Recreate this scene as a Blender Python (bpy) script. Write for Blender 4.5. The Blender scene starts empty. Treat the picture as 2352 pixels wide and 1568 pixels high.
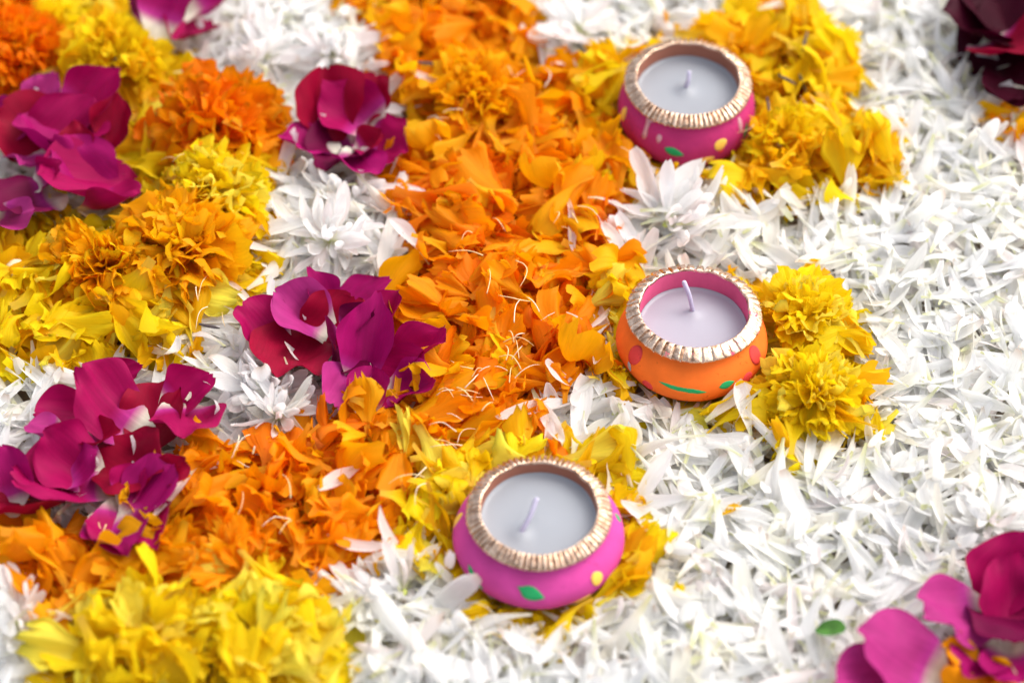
import bpy, math, random
import numpy as np
from mathutils import Matrix, Vector

random.seed(7)
rng = np.random.default_rng(7)
SC = bpy.context.scene
COL = SC.collection
R = math.radians

# ------------------------------------------------------------------ camera
PITCH = R(49.0); DIST = 0.97; TGT = np.array([0.0, 0.0, 0.010])
FOC = 103.0; SENS = 36.0
cam_d = bpy.data.cameras.new('camera'); cam = bpy.data.objects.new('camera', cam_d); COL.objects.link(cam)
cam_d.lens = FOC; cam_d.sensor_width = SENS; cam_d.sensor_fit = 'HORIZONTAL'
cam_d.clip_start = 0.02; cam_d.clip_end = 60.0
CP = TGT + DIST * np.array([0, -math.cos(PITCH), math.sin(PITCH)])
cam.location = CP; cam.rotation_euler = (math.pi / 2 - PITCH, 0, 0)
cam_d.dof.use_dof = True; cam_d.dof.focus_distance = 0.957; cam_d.dof.aperture_fstop = 5.6
SC.camera = cam
# ------------------------------------------------------------------ light: soft open shade under a bright hazy sky
SUN_EL, SUN_AZ = R(52), R(62)          # azimuth from +Y towards +X
w = bpy.data.worlds.new('World'); SC.world = w; w.use_nodes = True
nt = w.node_tree; bg = nt.nodes['Background']
sky = nt.nodes.new('ShaderNodeTexSky'); sky.sky_type = 'NISHITA'; sky.sun_disc = False
sky.sun_elevation = SUN_EL; sky.sun_rotation = SUN_AZ; sky.air_density = 1.0; sky.dust_density = 5.0; sky.ozone_density = 0.6
hs = nt.nodes.new('ShaderNodeHueSaturation'); hs.inputs['Saturation'].default_value = .45      # thin cloud: a paler sky
nt.links.new(sky.outputs[0], hs.inputs['Color']); nt.links.new(hs.outputs[0], bg.inputs[0]); bg.inputs[1].default_value = 0.15
sd = bpy.data.lights.new('sun', 'SUN'); sd.energy = 0.70; sd.angle = R(100); sd.color = (1.0, 0.95, 0.87)
so = bpy.data.objects.new('sun', sd); COL.objects.link(so)
sv = Vector((math.sin(SUN_AZ) * math.cos(SUN_EL), math.cos(SUN_AZ) * math.cos(SUN_EL), math.sin(SUN_EL)))
so.rotation_euler = sv.to_track_quat('Z', 'Y').to_euler()
SC.view_settings.view_transform = 'Standard'; SC.view_settings.look = 'None'
SC.view_settings.gamma = 1.0; SC.view_settings.exposure = 1.0
SC.cycles.max_bounces = 10; SC.cycles.diffuse_bounces = 7; SC.cycles.transmission_bounces = 7
SC.cycles.glossy_bounces = 3; SC.cycles.caustics_reflective = False; SC.cycles.caustics_refractive = False
SC.cycles.use_denoising = True

# ------------------------------------------------------------------ pixel <-> place (surveying helpers; photo grid 2352 x 1568)
PW, PH = 2352.0, 1568.0
FP = FOC / SENS * PW
CR = np.array([1.0, 0, 0]); CU = np.array([0, math.sin(PITCH), math.cos(PITCH)]); CF = np.array([0, math.cos(PITCH), -math.sin(PITCH)])
def at(px, py, z=0.011):
    d = CF + CR * (px - PW / 2) / FP - CU * (py - PH / 2) / FP
    return CP + d * ((z - CP[2]) / d[2])
def px_of(p):
    v = np.asarray(p, float) - CP
    dz = v @ CF
    return np.stack([PW / 2 + FP * (v @ CR) / dz, PH / 2 - FP * (v @ CU) / dz], -1)

# ------------------------------------------------------------------ materials
def mat(name):
    m = bpy.data.materials.new(name); m.use_nodes = True
    t = m.node_tree; t.nodes.clear()
    out = t.nodes.new('ShaderNodeOutputMaterial')
    return m, t, out
def N(t, kind, **kw):
    n = t.nodes.new(kind)
    for k, v in kw.items(): setattr(n, k, v)
    return n
def petal_material(name, transl, rough, sheen, streak, vein_dark, bump_d, spec=0.3, blotch=0.0):
    m, t, out = mat(name); L = t.links.new
    col = N(t, 'ShaderNodeAttribute', attribute_name='col')
    puv = N(t, 'ShaderNodeAttribute', attribute_name='puv')
    mp = N(t, 'ShaderNodeMapping'); mp.inputs['Scale'].default_value = (streak, streak * 0.06, 9.0)
    L(puv.outputs['Vector'], mp.inputs['Vector'])
    no = N(t, 'ShaderNodeTexNoise'); no.inputs['Scale'].default_value = 1.0; no.inputs['Detail'].default_value = 3
    L(mp.outputs[0], no.inputs['Vector'])
    rp = N(t, 'ShaderNodeMapRange'); rp.inputs['From Min'].default_value = .3; rp.inputs['From Max'].default_value = .7
    rp.inputs['To Min'].default_value = 1 - vein_dark; rp.inputs['To Max'].default_value = 1.0
    L(no.outputs['Fac'], rp.inputs['Value'])
    # cell-scale mottling
    geo = N(t, 'ShaderNodeNewGeometry')
    n2 = N(t, 'ShaderNodeTexNoise'); n2.inputs['Scale'].default_value = 260; n2.inputs['Detail'].default_value = 4
    L(geo.outputs['Position'], n2.inputs['Vector'])
    r2 = N(t, 'ShaderNodeMapRange'); r2.inputs['From Min'].default_value = .3; r2.inputs['From Max'].default_value = .7
    r2.inputs['To Min'].default_value = 1 - blotch; r2.inputs['To Max'].default_value = 1.0
    L(n2.outputs['Fac'], r2.inputs['Value'])
    mm = N(t, 'ShaderNodeMath', operation='MULTIPLY'); L(rp.outputs[0], mm.inputs[0]); L(r2.outputs[0], mm.inputs[1])
    mx = N(t, 'ShaderNodeVectorMath', operation='SCALE'); L(col.outputs['Color'], mx.inputs[0]); L(mm.outputs[0], mx.inputs['Scale'])
    bp = N(t, 'ShaderNodeBump'); bp.inputs['Strength'].default_value = 0.6; bp.inputs['Distance'].default_value = bump_d
    L(no.outputs['Fac'], bp.inputs['Height'])
    pr = N(t, 'ShaderNodeBsdfPrincipled'); pr.inputs['Roughness'].default_value = rough
    pr.inputs['Specular IOR Level'].default_value = spec
    pr.inputs['Sheen Weight'].default_value = sheen; pr.inputs['Sheen Roughness'].default_value = .4
    L(mx.outputs[0], pr.inputs['Base Color']); L(bp.outputs[0], pr.inputs['Normal'])
    L(mx.outputs[0], pr.inputs['Sheen Tint'])
    tr = N(t, 'ShaderNodeBsdfTranslucent'); L(mx.outputs[0], tr.inputs['Color']); L(bp.outputs[0], tr.inputs['Normal'])
    ms = N(t, 'ShaderNodeMixShader'); ms.inputs[0].default_value = transl
    L(pr.outputs[0], ms.inputs[1]); L(tr.outputs[0], ms.inputs[2]); L(ms.outputs[0], out.inputs['Surface'])
    return m
M_WHITE = petal_material('chrysanthemum_petal', .54, .6, .0, 2300, .06, .0006, .12)
M_MARI = petal_material('marigold_petal', .50, .55, .0, 1300, .12, .0006, .15, .03)
M_ROSE = petal_material('rose_petal', .22, .6, .0, 900, .16, .00025, .12, .12)

def simple(name, color, rough=.6, var=.08, scale=400, bump=0.0, spec=.3, sss=0.0, metal=0.0):
    m, t, out = mat(name); L = t.links.new
    tc = N(t, 'ShaderNodeTexCoord'); no = N(t, 'ShaderNodeTexNoise'); no.inputs['Scale'].default_value = scale; no.inputs['Detail'].default_value = 5
    L(tc.outputs['Object'], no.inputs['Vector'])
    cr = N(t, 'ShaderNodeValToRGB'); c = np.array(color)
    cr.color_ramp.elements[0].position = .3; cr.color_ramp.elements[1].position = .7
    cr.color_ramp.elements[0].color = (*(c * (1 - var)), 1); cr.color_ramp.elements[1].color = (*np.minimum(c * (1 + var), 1), 1)
    L(no.outputs['Fac'], cr.inputs[0])
    pr = N(t, 'ShaderNodeBsdfPrincipled'); L(cr.outputs[0], pr.inputs['Base Color'])
    pr.inputs['Roughness'].default_value = rough; pr.inputs['Specular IOR Level'].default_value = spec; pr.inputs['Metallic'].default_value = metal
    if sss:
        pr.inputs['Subsurface Weight'].default_value = sss; pr.inputs['Subsurface Radius'].default_value = (1, .8, .7); pr.inputs['Subsurface Scale'].default_value = .003
    if bump:
        b = N(t, 'ShaderNodeBump'); b.inputs['Distance'].default_value = bump; b.inputs['Strength'].default_value = .7
        L(no.outputs['Fac'], b.inputs['Height']); L(b.outputs[0], pr.inputs['Normal'])
    L(pr.outputs[0], out.inputs['Surface'])
    return m, t, pr, cr
def paint(name, color):
    # matt poster paint on clay: faint brush mottling and a few worn dark specks
    m, t, pr, cr = simple(name, color, .75, .12, 120, .0003, .12)
    L = t.links.new
    tc = N(t, 'ShaderNodeTexCoord'); v = N(t, 'ShaderNodeTexNoise'); v.inputs['Scale'].default_value = 900; v.inputs['Detail'].default_value = 2
    L(tc.outputs['Object'], v.inputs['Vector'])
    big = N(t, 'ShaderNodeTexNoise'); big.inputs['Scale'].default_value = 110; L(tc.outputs['Object'], big.inputs['Vector'])
    mu = N(t, 'ShaderNodeMath', operation='MULTIPLY'); L(v.outputs['Fac'], mu.inputs[0]); L(big.outputs['Fac'], mu.inputs[1])
    mr = N(t, 'ShaderNodeMapRange'); mr.inputs['From Min'].default_value = .40; mr.inputs['From Max'].default_value = .46
    mr.inputs['To Max'].default_value = .5
    L(mu.outputs[0], mr.inputs['Value'])
    mix = N(t, 'ShaderNodeMix', data_type='RGBA'); L(mr.outputs[0], mix.inputs['Factor']); L(cr.outputs[0], mix.inputs['A'])
    mix.inputs['B'].default_value = (color[0] * .45, color[1] * .4, color[2] * .4, 1)
    L(mix.outputs['Result'], pr.inputs['Base Color'])
    return m
def gold(name, under, worn):
    m, t, out = mat(name); L = t.links.new
    tc = N(t, 'ShaderNodeTexCoord')
    n1 = N(t, 'ShaderNodeTexNoise'); n1.inputs['Scale'].default_value = 480; n1.inputs['Detail'].default_value = 6
    n2 = N(t, 'ShaderNodeTexNoise'); n2.inputs['Scale'].default_value = 330; n2.inputs['Detail'].default_value = 2
    L(tc.outputs['Object'], n1.inputs['Vector']); L(tc.outputs['Object'], n2.inputs['Vector'])
    cr = N(t, 'ShaderNodeValToRGB'); cr.color_ramp.elements[0].color = (.34, .19, .115, 1); cr.color_ramp.elements[1].color = (.86, .64, .48, 1)
    cr.color_ramp.elements[0].position = .3; cr.color_ramp.elements[1].position = .65
    L(n1.outputs['Fac'], cr.inputs[0])
    g = N(t, 'ShaderNodeBsdfPrincipled'); g.inputs['Metallic'].default_value = .95; L(cr.outputs[0], g.inputs['Base Color'])
    rr = N(t, 'ShaderNodeMapRange'); rr.inputs['To Min'].default_value = .12; rr.inputs['To Max'].default_value = .34; L(n1.outputs['Fac'], rr.inputs['Value'])
    L(rr.outputs[0], g.inputs['Roughness'])
    b = N(t, 'ShaderNodeBump'); b.inputs['Distance'].default_value = .0005; b.inputs['Strength'].default_value = .9
    L(n1.outputs['Fac'], b.inputs['Height']); L(b.outputs[0], g.inputs['Normal'])
    p = N(t, 'ShaderNodeBsdfPrincipled'); p.inputs['Base Color'].default_value = (*under, 1); p.inputs['Roughness'].default_value = .55
    mr = N(t, 'ShaderNodeMapRange'); mr.inputs['From Min'].default_value = worn; mr.inputs['From Max'].default_value = worn + .03
    L(n2.outputs['Fac'], mr.inputs['Value'])
    ms = N(t, 'ShaderNodeMixShader'); L(mr.outputs[0], ms.inputs[0]); L(g.outputs[0], ms.inputs[1]); L(p.outputs[0], ms.inputs[2])
    L(ms.outputs[0], out.inputs['Surface'])
    return m
PINK = (.56, .060, .28); PINK2 = (.46, .032, .15); ORNG = (.90, .17, .022)
M_PINK = paint('pink_paint', PINK); M_PINK2 = paint('deep_pink_paint', PINK2); M_ORNG = paint('orange_paint', ORNG)
M_INPINK = paint('inner_pink_paint', (.66, .10, .22)); M_CLAY = paint('bare_clay', (.33, .13, .085))
M_GOLD_O = gold('gold_paint_worn', (.70, .10, .16), .66); M_GOLD_P = gold('gold_paint', (.55, .10, .25), .74)
M_WAX = simple('candle_wax', (.28, .295, .325), .38, .03, 60, .0001, .4, .25)[0]
M_WAXL = simple('candle_wax_lilac', (.345, .33, .385), .38, .03, 60, .0001, .4, .25)[0]
M_WICK = simple('waxed_wick', (.46, .43, .56), .5, .1, 900, .0002, .3, .2)[0]
M_GREEN = paint('green_paint', (.025, .33, .11)); M_YELL = paint('yellow_paint', (.88, .55, .09)); M_RED = paint('red_paint', (.70, .06, .055))
M_DRIP = simple('spilt_wax', (.58, .30, .34), .3, .06, 300, .0002, .5, .3)[0]
M_THREAD = simple('pale_floret', (.82, .62, .30), .5, .2, 300)[0]
M_THREADW = simple('cream_floret', (.85, .74, .55), .5, .12, 300)[0]
M_SEED = simple('dark_seed', (.07, .055, .06), .5, .3, 900)[0]
M_HEART = simple('pale_receptacle', (.75, .70, .50), .6, .15, 500, .0004)[0]
M_HEARTG = simple('green_receptacle', (.50, .56, .14), .6, .2, 500, .0004)[0]
M_LEAF = simple('green_leaf', (.06, .17, .025), .45, .25, 300, .0003)[0]
M_GROUND = simple('ground', (.30, .24, .19), .8, .2, 60, .0005)[0]

# ------------------------------------------------------------------ petal shapes  (V, F, uv, rest in metres; base at origin, tip along +y, upper side +z)
def grid_faces(nu, nv):
    f = []
    for j in range(nv - 1):
        for i in range(nu - 1):
            a = j * nu + i
            f.append((a, a + 1, a + nu + 1, a + nu))
    return np.array(f, np.int32)
def sm(x, a, b):
    t = np.clip((x - a) / (b - a), 0, 1); return t * t * (3 - 2 * t)
def bend(y, z, L, ang, start=0.0):
    # bend the sheet along its length by ang radians in all, evenly after start
    s = np.clip((y / L - start) / (1 - start), -.2, 1.3)
    if abs(ang) < 1e-4: return y, z
    y0 = start * L; k = ang / ((1 - start) * L); th = ang * s
    yy = np.where(y > y0, y0 + np.sin(th) / k, y); zz = np.where(y > y0, (1 - np.cos(th)) / k, 0)
    n_y, n_z = -np.sin(np.where(y > y0, th, 0)), np.cos(np.where(y > y0, th, 0))
    return yy + n_y * z, zz + n_z * z
def strap_petal(r, L=None, W=None, nu=6, nv=10, curl=None, twist=None, fold=None):
    L = L or r.uniform(.017, .031); W = W or r.uniform(.0023, .0054) * (L / .022) ** .4
    u = np.linspace(-1, 1, nu)[None, :].repeat(nv, 0); v = np.linspace(0, 1, nv)[:, None].repeat(nu, 1)
    peak = r.uniform(.58, .78)
    hw = np.where(v < peak, .16 + .84 * sm(v, -.05, peak), np.sqrt(np.clip(1 - ((v - peak) / (1.03 - peak)) ** 2, 0, 1)))
    x = u * hw * W / 2
    y = L * (v + .025 * r.normal() * u * v - .03 * (v > .97) * np.cos(u * math.pi * 1.5) * (1 if r.random() < .5 else 0))
    cup = r.uniform(.1, .45) if fold is None else fold
    z = cup * np.abs(u) ** 1.6 * hw * W * .9
    z += .00028 * np.cos(u * math.pi * 2.2 + .3) * hw                      # two lengthwise ridges
    z += .0005 * r.normal() * np.sin(v * 7 + r.uniform(0, 6)) * u
    tw = r.normal() * .35 if twist is None else twist
    a = tw * v; x, z = x * np.cos(a) - z * np.sin(a), x * np.sin(a) + z * np.cos(a)
    y, z = bend(y, z, L, r.normal(.25, .7) if curl is None else curl, r.uniform(0, .4))
    side = r.normal() * .0028; x = x + side * (v ** 2)
    return dict(V=np.stack([x, y, z], -1).reshape(-1, 3), F=grid_faces(nu, nv), u=u.ravel() * W / 2, v=v.ravel(), L=L, W=W, kind='white')
def fan_petal(r, L=None, W=None, nu=17, nv=12, ruffle=None, curl=None, fold=None):
    L = L or r.uniform(.014, .025); W = W or L * r.uniform(.6, 1.05)
    u = np.linspace(-1, 1, nu)[None, :].repeat(nv, 0); v = np.linspace(0, 1, nv)[:, None].repeat(nu, 1)
    claw = r.uniform(.12, .34)
    hw = .12 + .88 * sm(v, claw * .5, .92) ** r.uniform(.8, 1.3)
    hw = hw * (1 - .14 * sm(v, .85, 1.0))
    x = u * hw * W / 2 * (1 + .05 * np.sin(v * 8 + r.uniform(0, 6)) * sm(v, .3, .6))
    k = r.uniform(2.0, 4.5); ph = r.uniform(0, 6)
    tip = 1 - .17 * np.abs(u) ** 2.4 + .055 * np.sin(u * math.pi * k + ph) + .045 * np.sin(u * math.pi * k * 2.2 + ph * 3)
    y = L * v * (1 + (tip - 1) * v ** 2)
    A = (r.uniform(.06, .17) if ruffle is None else ruffle) * L
    q = r.uniform(.9, 1.9); p2 = r.uniform(0, 6); p3 = r.uniform(0, 6)
    z = A * sm(v, .15, 1.0) * (np.sin(u * math.pi * q + p2) + .4 * sm(v, .5, 1) * np.sin(u * math.pi * q * 2.6 + p3 + v * 3))
    z += .045 * L * sm(np.abs(u), .5, 1) * np.sin(v * r.uniform(8, 14) + p3 + (u > 0) * 2) * sm(v, .2, .6)     # crimped sides
    fo = r.normal(.15, .5) if fold is None else fold
    bow = fo * .55 * np.abs(u) ** 1.7 * hw * W * .5                                                     # cupped or reflexed across
    z = z + bow; x = x * (1 - .22 * min(abs(fo), 1.5) * np.abs(u) ** 1.5 * sm(v, 0, .4))
    z -= .0004 * np.exp(-(u / .18) ** 2) * v
    y, z = bend(y, z, L, r.normal(.25, 1.0) if curl is None else curl, r.uniform(.0, .5))
    tw = r.normal() * .6 * v; x, z = x * np.cos(tw) - z * np.sin(tw), x * np.sin(tw) + z * np.cos(tw)
    return dict(V=np.stack([x, y, z], -1).reshape(-1, 3), F=grid_faces(nu, nv), u=u.ravel() * W / 2, v=v.ravel(), L=L, W=W, kind='mari')
def rose_petal(r, L, W, cup=.5, curl=0.0, arch=.5, nu=21, nv=21, wob=2.3, tipc=None):
    pt = r.uniform(-.06, .16); skew = r.normal(0, .10); tw = r.normal(0, .30); e1, e2, e3 = r.uniform(0, 6, 3)
    if curl > .0: curl *= 1.5
    s = (np.arange(nv) / (nv - 1)); s = 1 - (1 - s) ** 1.35
    u = np.sin(np.linspace(-1, 1, nu) * math.pi / 2 * .92) / math.sin(math.pi / 2 * .92); u = u[None, :].repeat(nv, 0)
    v = s[:, None].repeat(nu, 1)
    pk = .62
    up = np.sqrt(np.clip(1 - (np.clip((v - pk) / (1 - pk), 0, 1) * .985) ** 2.3, 0, 1))
    lo = .20 + .80 * np.sin(np.clip(v / pk, 0, 1) * math.pi / 2) ** .9
    hw = np.where(v < pk, lo, up)
    x = u * hw * W / 2 * (1 + .03 * np.sin(v * 9 + r.uniform(0, 6)) * np.sign(u))
    x = x + skew * W * v ** 2 + .025 * W * np.sin(v * 13 + e1) * np.abs(u) * np.sign(u) * sm(v, .2, .5)
    y = L * (v + pt * np.exp(-(u * hw / .22) ** 2) * sm(v, .7, 1) + .02 * np.sin(u * 7 + e2) * sm(v, .6, 1))
    rr = np.sqrt((u * hw) ** 2 + ((v - .5) * 1.7) ** 2)
    z = cup * W * .42 * (u * hw) ** 2
    z -= curl * W * .55 * np.clip(rr - .55, 0, 1) ** 2
    z += wob * W * (.022 * np.sin(u * hw * 5 + r.uniform(0, 6)) * np.cos(v * 5 + r.uniform(0, 6)) + .02 * np.sin(np.arctan2(u * hw, v - .5) * 5 + r.uniform(0, 6)) * sm(rr, .5, 1))
    for _q in range(4):                                     # crumples
        an, fr, p0 = r.uniform(0, math.pi), r.uniform(4, 10), r.uniform(0, 6); q_ = u * hw * math.cos(an) + (v - .5) * 2 * math.sin(an)
        z = z + r.uniform(.006, .016) * W * (1 - np.abs(np.sin(q_ * fr * .5 + p0))) * sm(rr, .1, .7) * wob * .6
    k_ = r.uniform(-.8, .8); z = z + .10 * W * np.exp(-((u * hw - k_ * v) / .16) ** 2) * v * r.choice([-1, 0, 0, 1])      # a crease running to the rim
    a_ = tw * (v - .4); x, z = x * np.cos(a_) - z * np.sin(a_), x * np.sin(a_) + z * np.cos(a_)
    y, z = bend(y, z, L, arch, 0.0)
    if tipc: 
        b = sm(v, .72, 1.0); z = z + tipc * L * .3 * b * b; y = y - abs(tipc) * L * .10 * b
    y = y - L * .5
    return dict(V=np.stack([x, y, z], -1).reshape(-1, 3), F=grid_faces(nu, nv), u=(u * hw).ravel() * W / 2, v=v.ravel(), L=L, kind='rose')

TINT = {  # petal pigments (linear), one with the far corner's shade put into it
    'deep': (.96, .24, .002), 'orange': (.98, .345, .002), 'amber': (.98, .455, .003), 'gold': (.97, .55, .005),
    'yellow': (.98, .71, .008), 'lemon': (.98, .81, .08),
    'white': (.965, .963, .945), 'cream': (.94, .91, .83), 'blush': (.94, .88, .87),
    'crimson': (.29, .0006, .026), 'magenta': (.35, .001, .078), 'fuchsia': (.35, .003, .115), 'rose_shade': (.045, .0003, .010), 'pink': (.43, .03, .20), 'plum': (.14, .0005, .040)}
def colour(p, tint, r=rng, whitebase=.28):
    c = np.array(TINT[tint]); v = p['v'][:, None]; j = 1 + r.normal(0, .04)
    out = np.clip(c * j, 0, .95) * np.ones((len(p['V']), 1))
    if p['kind'] == 'white':
        g = np.array((.70, .72, .30)) if r.random() < .6 else np.array((.80, .78, .58))
        out = out + (g - out) * (1 - sm(v, .0, r.uniform(.18, .42))) * .8
        if r.random() < .15: out = out + (np.array((.55, .38, .25)) - out) * sm(v, .86, 1.02) * .65
    elif p['kind'] == 'mari':
        g = np.array((.80, .52, .10)) if tint in ('yellow', 'lemon', 'gold') else np.array((.80, .34, .03))
        out = out + (g - out) * (1 - sm(v, .0, .35)) * .6
        if r.random() < .10: out = out * (1 - .45 * sm(v, .86, 1.0))
    else:
        if whitebase > 0:
            k = (1 - sm(v + (p['u'][:, None] / .02) ** 2 * .10, .06, whitebase + .30))
            mid = np.array((.60, .05, .38)); out = out + (mid - out) * np.clip(1 - np.abs(k - .48) / .36, 0, 1) * .6
            out = out + (np.array((.84, .80, .66)) - out) * sm(k, .5, .95)
    return out
def puv(p, r=rng):
    n = len(p['V']); a = np.zeros((n, 3)); a[:, 0] = p['u']; a[:, 1] = p['v'] * p['L']; a[:, 2] = r.uniform(0, 50); return a
MATOF = {'white': M_WHITE, 'mari': M_MARI, 'rose': M_ROSE}
def mesh_of(name, V, F, C, P, m, smooth=True):
    me = bpy.data.meshes.new(name)
    me.vertices.add(len(V)); me.vertices.foreach_set('co', np.ascontiguousarray(V, np.float32).ravel())
    nf = len(F); me.loops.add(nf * 4); me.loops.foreach_set('vertex_index', np.ascontiguousarray(F, np.int32).ravel())
    me.polygons.add(nf); me.polygons.foreach_set('loop_start', np.arange(nf, dtype=np.int32) * 4)
    me.update(calc_edges=True)
    if smooth: me.polygons.foreach_set('use_smooth', np.ones(nf, bool))
    if C is not None:
        a = me.attributes.new('col', 'FLOAT_COLOR', 'POINT'); a.data.foreach_set('color', np.concatenate([C, np.ones((len(V), 1))], 1).astype(np.float32).ravel())
        b = me.attributes.new('puv', 'FLOAT_VECTOR', 'POINT'); b.data.foreach_set('vector', P.astype(np.float32).ravel())
    me.materials.append(m); me.update()
    return me
def petal_mesh(p, tint, **kw):
    return mesh_of('petal_' + tint, p['V'], p['F'], colour(p, tint, **kw), puv(p), MATOF[p['kind']])
def obj(name, me, parent=None, M=None):
    o = bpy.data.objects.new(name, me); COL.objects.link(o)
    if parent is not None: o.parent = parent
    if M is not None: o.matrix_local = M
    return o
def tag(o, label, cat, group=None):
    o['label'] = label; o['category'] = cat
    if group: o['group'] = group
    return o
def empty(name, loc, rot=(0, 0, 0)):
    o = bpy.data.objects.new(name, None); COL.objects.link(o); o.location = loc; o.rotation_euler = rot; o.empty_display_size = .01
    return o

# ------------------------------------------------------------------ ground
def quad_mesh(name, V, F, m, smooth=True):
    me = bpy.data.meshes.new(name); me.from_pydata([tuple(map(float, v)) for v in V], [], [tuple(int(i) for i in f) for f in F])
    if smooth: me.polygons.foreach_set('use_smooth', np.ones(len(F), bool))
    me.materials.append(m); me.update(); return me
g = obj('ground', quad_mesh('ground', [(-8, -8, 0), (8, -8, 0), (8, 8, 0), (-8, 8, 0)], [(0, 1, 2, 3)], M_GROUND)); g['kind'] = 'structure'

# ------------------------------------------------------------------ clay candle pots
def crom(pts, n=5):
    P = np.array(pts, float); P = np.vstack([2 * P[0] - P[1], P, 2 * P[-1] - P[-2]]); out = []
    for i in range(1, len(P) - 2):
        for t in np.linspace(0, 1, n, endpoint=False):
            a, b, c, d = P[i - 1], P[i], P[i + 1], P[i + 2]
            out.append(.5 * ((2 * b) + (c - a) * t + (2 * a - 5 * b + 4 * c - d) * t * t + (3 * b - a - 3 * c + d) * t ** 3))
    out.append(P[-2]); return np.array(out)
def lathe(prof, ns, name, m, parent, fn=None, cap0=False):
    ph = np.linspace(0, 2 * math.pi, ns, endpoint=False); V = []; n = len(prof)
    rr = prof[:, 0][None, :].repeat(ns, 0); zz = prof[:, 1][None, :].repeat(ns, 0); pp = ph[:, None].repeat(n, 1)
    if fn: rr, zz = fn(rr, zz, pp)
    V = np.stack([rr * np.cos(pp), rr * np.sin(pp), zz], -1).reshape(-1, 3)
    i = np.arange(ns); j = (i + 1) % ns; F = []
    for k in range(n - 1): F.append(np.stack([i * n + k, j * n + k, j * n + k + 1, i * n + k + 1], -1))
    F = np.concatenate(F)
    return obj(name, mesh_of(name, V, F, None, None, m), parent)
POTS = []
POT_Z = .0055
BODY = {'round': [(.4, .0), (1.50, 0), (1.72, .07), (2.08, .32), (2.38, .70), (2.50, 1.06), (2.45, 1.40), (2.27, 1.74), (2.10, 1.96), (2.04, 2.08), (2.03, 2.16)],
        'wide': [(.4, .0), (1.55, 0), (1.80, .07), (2.18, .32), (2.50, .68), (2.64, 1.04), (2.60, 1.36), (2.40, 1.68), (2.15, 1.92), (2.02, 2.06), (2.00, 2.16)],
        'steep': [(.4, .0), (1.70, 0), (1.88, .06), (2.16, .30), (2.34, .64), (2.40, 1.0), (2.38, 1.35), (2.28, 1.70), (2.16, 1.94), (2.09, 2.08), (2.06, 2.16)]}
RIM = [(2.03, 2.12), (2.10, 2.17), (2.20, 2.22), (2.245, 2.28), (2.225, 2.34), (2.10, 2.43), (1.95, 2.51), (1.85, 2.535), (1.79, 2.515), (1.77, 2.46)]
def make_pot(rimpx, style, s, tilt, nrib, depth, body_m, rim_m, inner_m, wax_m, wax_drop, wick, label, worn_front=False, seed=1):
    r = np.random.default_rng(seed)
    cm = .01 * s
    top = at(rimpx[0], rimpx[1], POT_Z + 2.5 * cm)
    rot = Matrix.Rotation(R(tilt[0]), 4, 'X') @ Matrix.Rotation(R(tilt[1]), 4, 'Y')
    base = Vector(top) - rot @ Vector((0, 0, 2.5 * cm))
    root = empty('candle_pot', base); root.rotation_euler = rot.to_euler()
    tag(root, label, 'candle', 'painted clay candle pots')
    W = Matrix.Translation(base) @ rot
    prof = crom(BODY[style], 6) * cm
    wob = lambda rr, zz, pp: (rr * (1 + .006 * np.sin(pp * 2 + seed) + .004 * np.sin(pp * 5 + seed * 2) + .002 * np.sin(pp * 9 + zz * 400)), zz)
    lathe(prof, 120, 'pot_body', body_m, root, wob)
    ns = 420; ph = np.linspace(0, 2 * math.pi, ns, endpoint=False)
    dep = np.interp(ph, np.linspace(0, 2 * math.pi, nrib + 1), np.append(r.uniform(.55, 1.15, nrib), .8))
    jit = np.interp(ph, np.linspace(0, 2 * math.pi, 12), r.normal(0, .4, 12))
    gq = np.clip(np.cos(ph * nrib + jit * 2), 0, 1) ** (1.6 if not worn_front else 4.0)
    if worn_front:   # handled edge: the notches have worn shallow on the near right side
        gq = gq * (1 - .75 * sm(np.cos(ph - R(-35)), .15, .8))
    def ribs(rr, zz, pp):
        rr, zz = wob(rr, zz, pp)
        k = sm(rr / cm, 1.80, 1.9) * sm(zz / cm, 2.17, 2.27)
        d = (depth * cm * dep * gq)[:, None] * k
        lump = .012 * cm * np.sin(pp * 13 + seed) * sm(zz / cm, 2.2, 2.4)
        return rr - d * .55 + lump, zz - d + lump
    lathe(crom(RIM, 4) * cm, ns, 'gold_rim', rim_m, root, ribs)
    lathe(crom([(1.772, 2.47), (1.765, 2.3), (1.775, 2.0), (1.79, 1.6), (1.75, 1.3)], 3) * cm, 96, 'inner_wall', inner_m, root, wob)
    wz = (2.52 - wax_drop) * cm
    wp = crom([(.001, .02), (.25, .012), (.6, 0), (1.2, -.008), (1.60, .0), (1.72, .03), (1.776, .075)], 4) * cm; wp[:, 1] += wz
    wk = W.inverted() @ Vector(at(wick[0], wick[1], base.z + wz)); wk.z = wz
    def dimple(rr, zz, pp):
        x, y = rr * np.cos(pp) - wk.x, rr * np.sin(pp) - wk.y
        return wob(rr, zz + .0012 * np.exp(-(x * x + y * y) / (2 * .0022 ** 2)), pp)
    lathe(wp, 96, 'wax', wax_m, root, dimple)
    tip = W.inverted() @ Vector(at(wick[2], wick[3], base.z + wz + wick[4]))
    a = np.array(wk); b = np.array(tip); mid = (a + b) / 2 + np.array([.0004, -.0006, .0006])
    tube_obj('wick', [a - np.array([0, 0, .002]), a, mid, b - (b - mid) * .15, b], [.0008, .00085, .00078, .00085, .0005], M_WICK, root)
    pot = dict(root=root, W=W, Wi=np.array(W.inverted()), prof=np.vstack([prof, crom(RIM, 4)[:6] * cm]), cm=cm, base=np.array(base), r=2.52 * cm)
    POTS.append(pot); return pot
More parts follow.
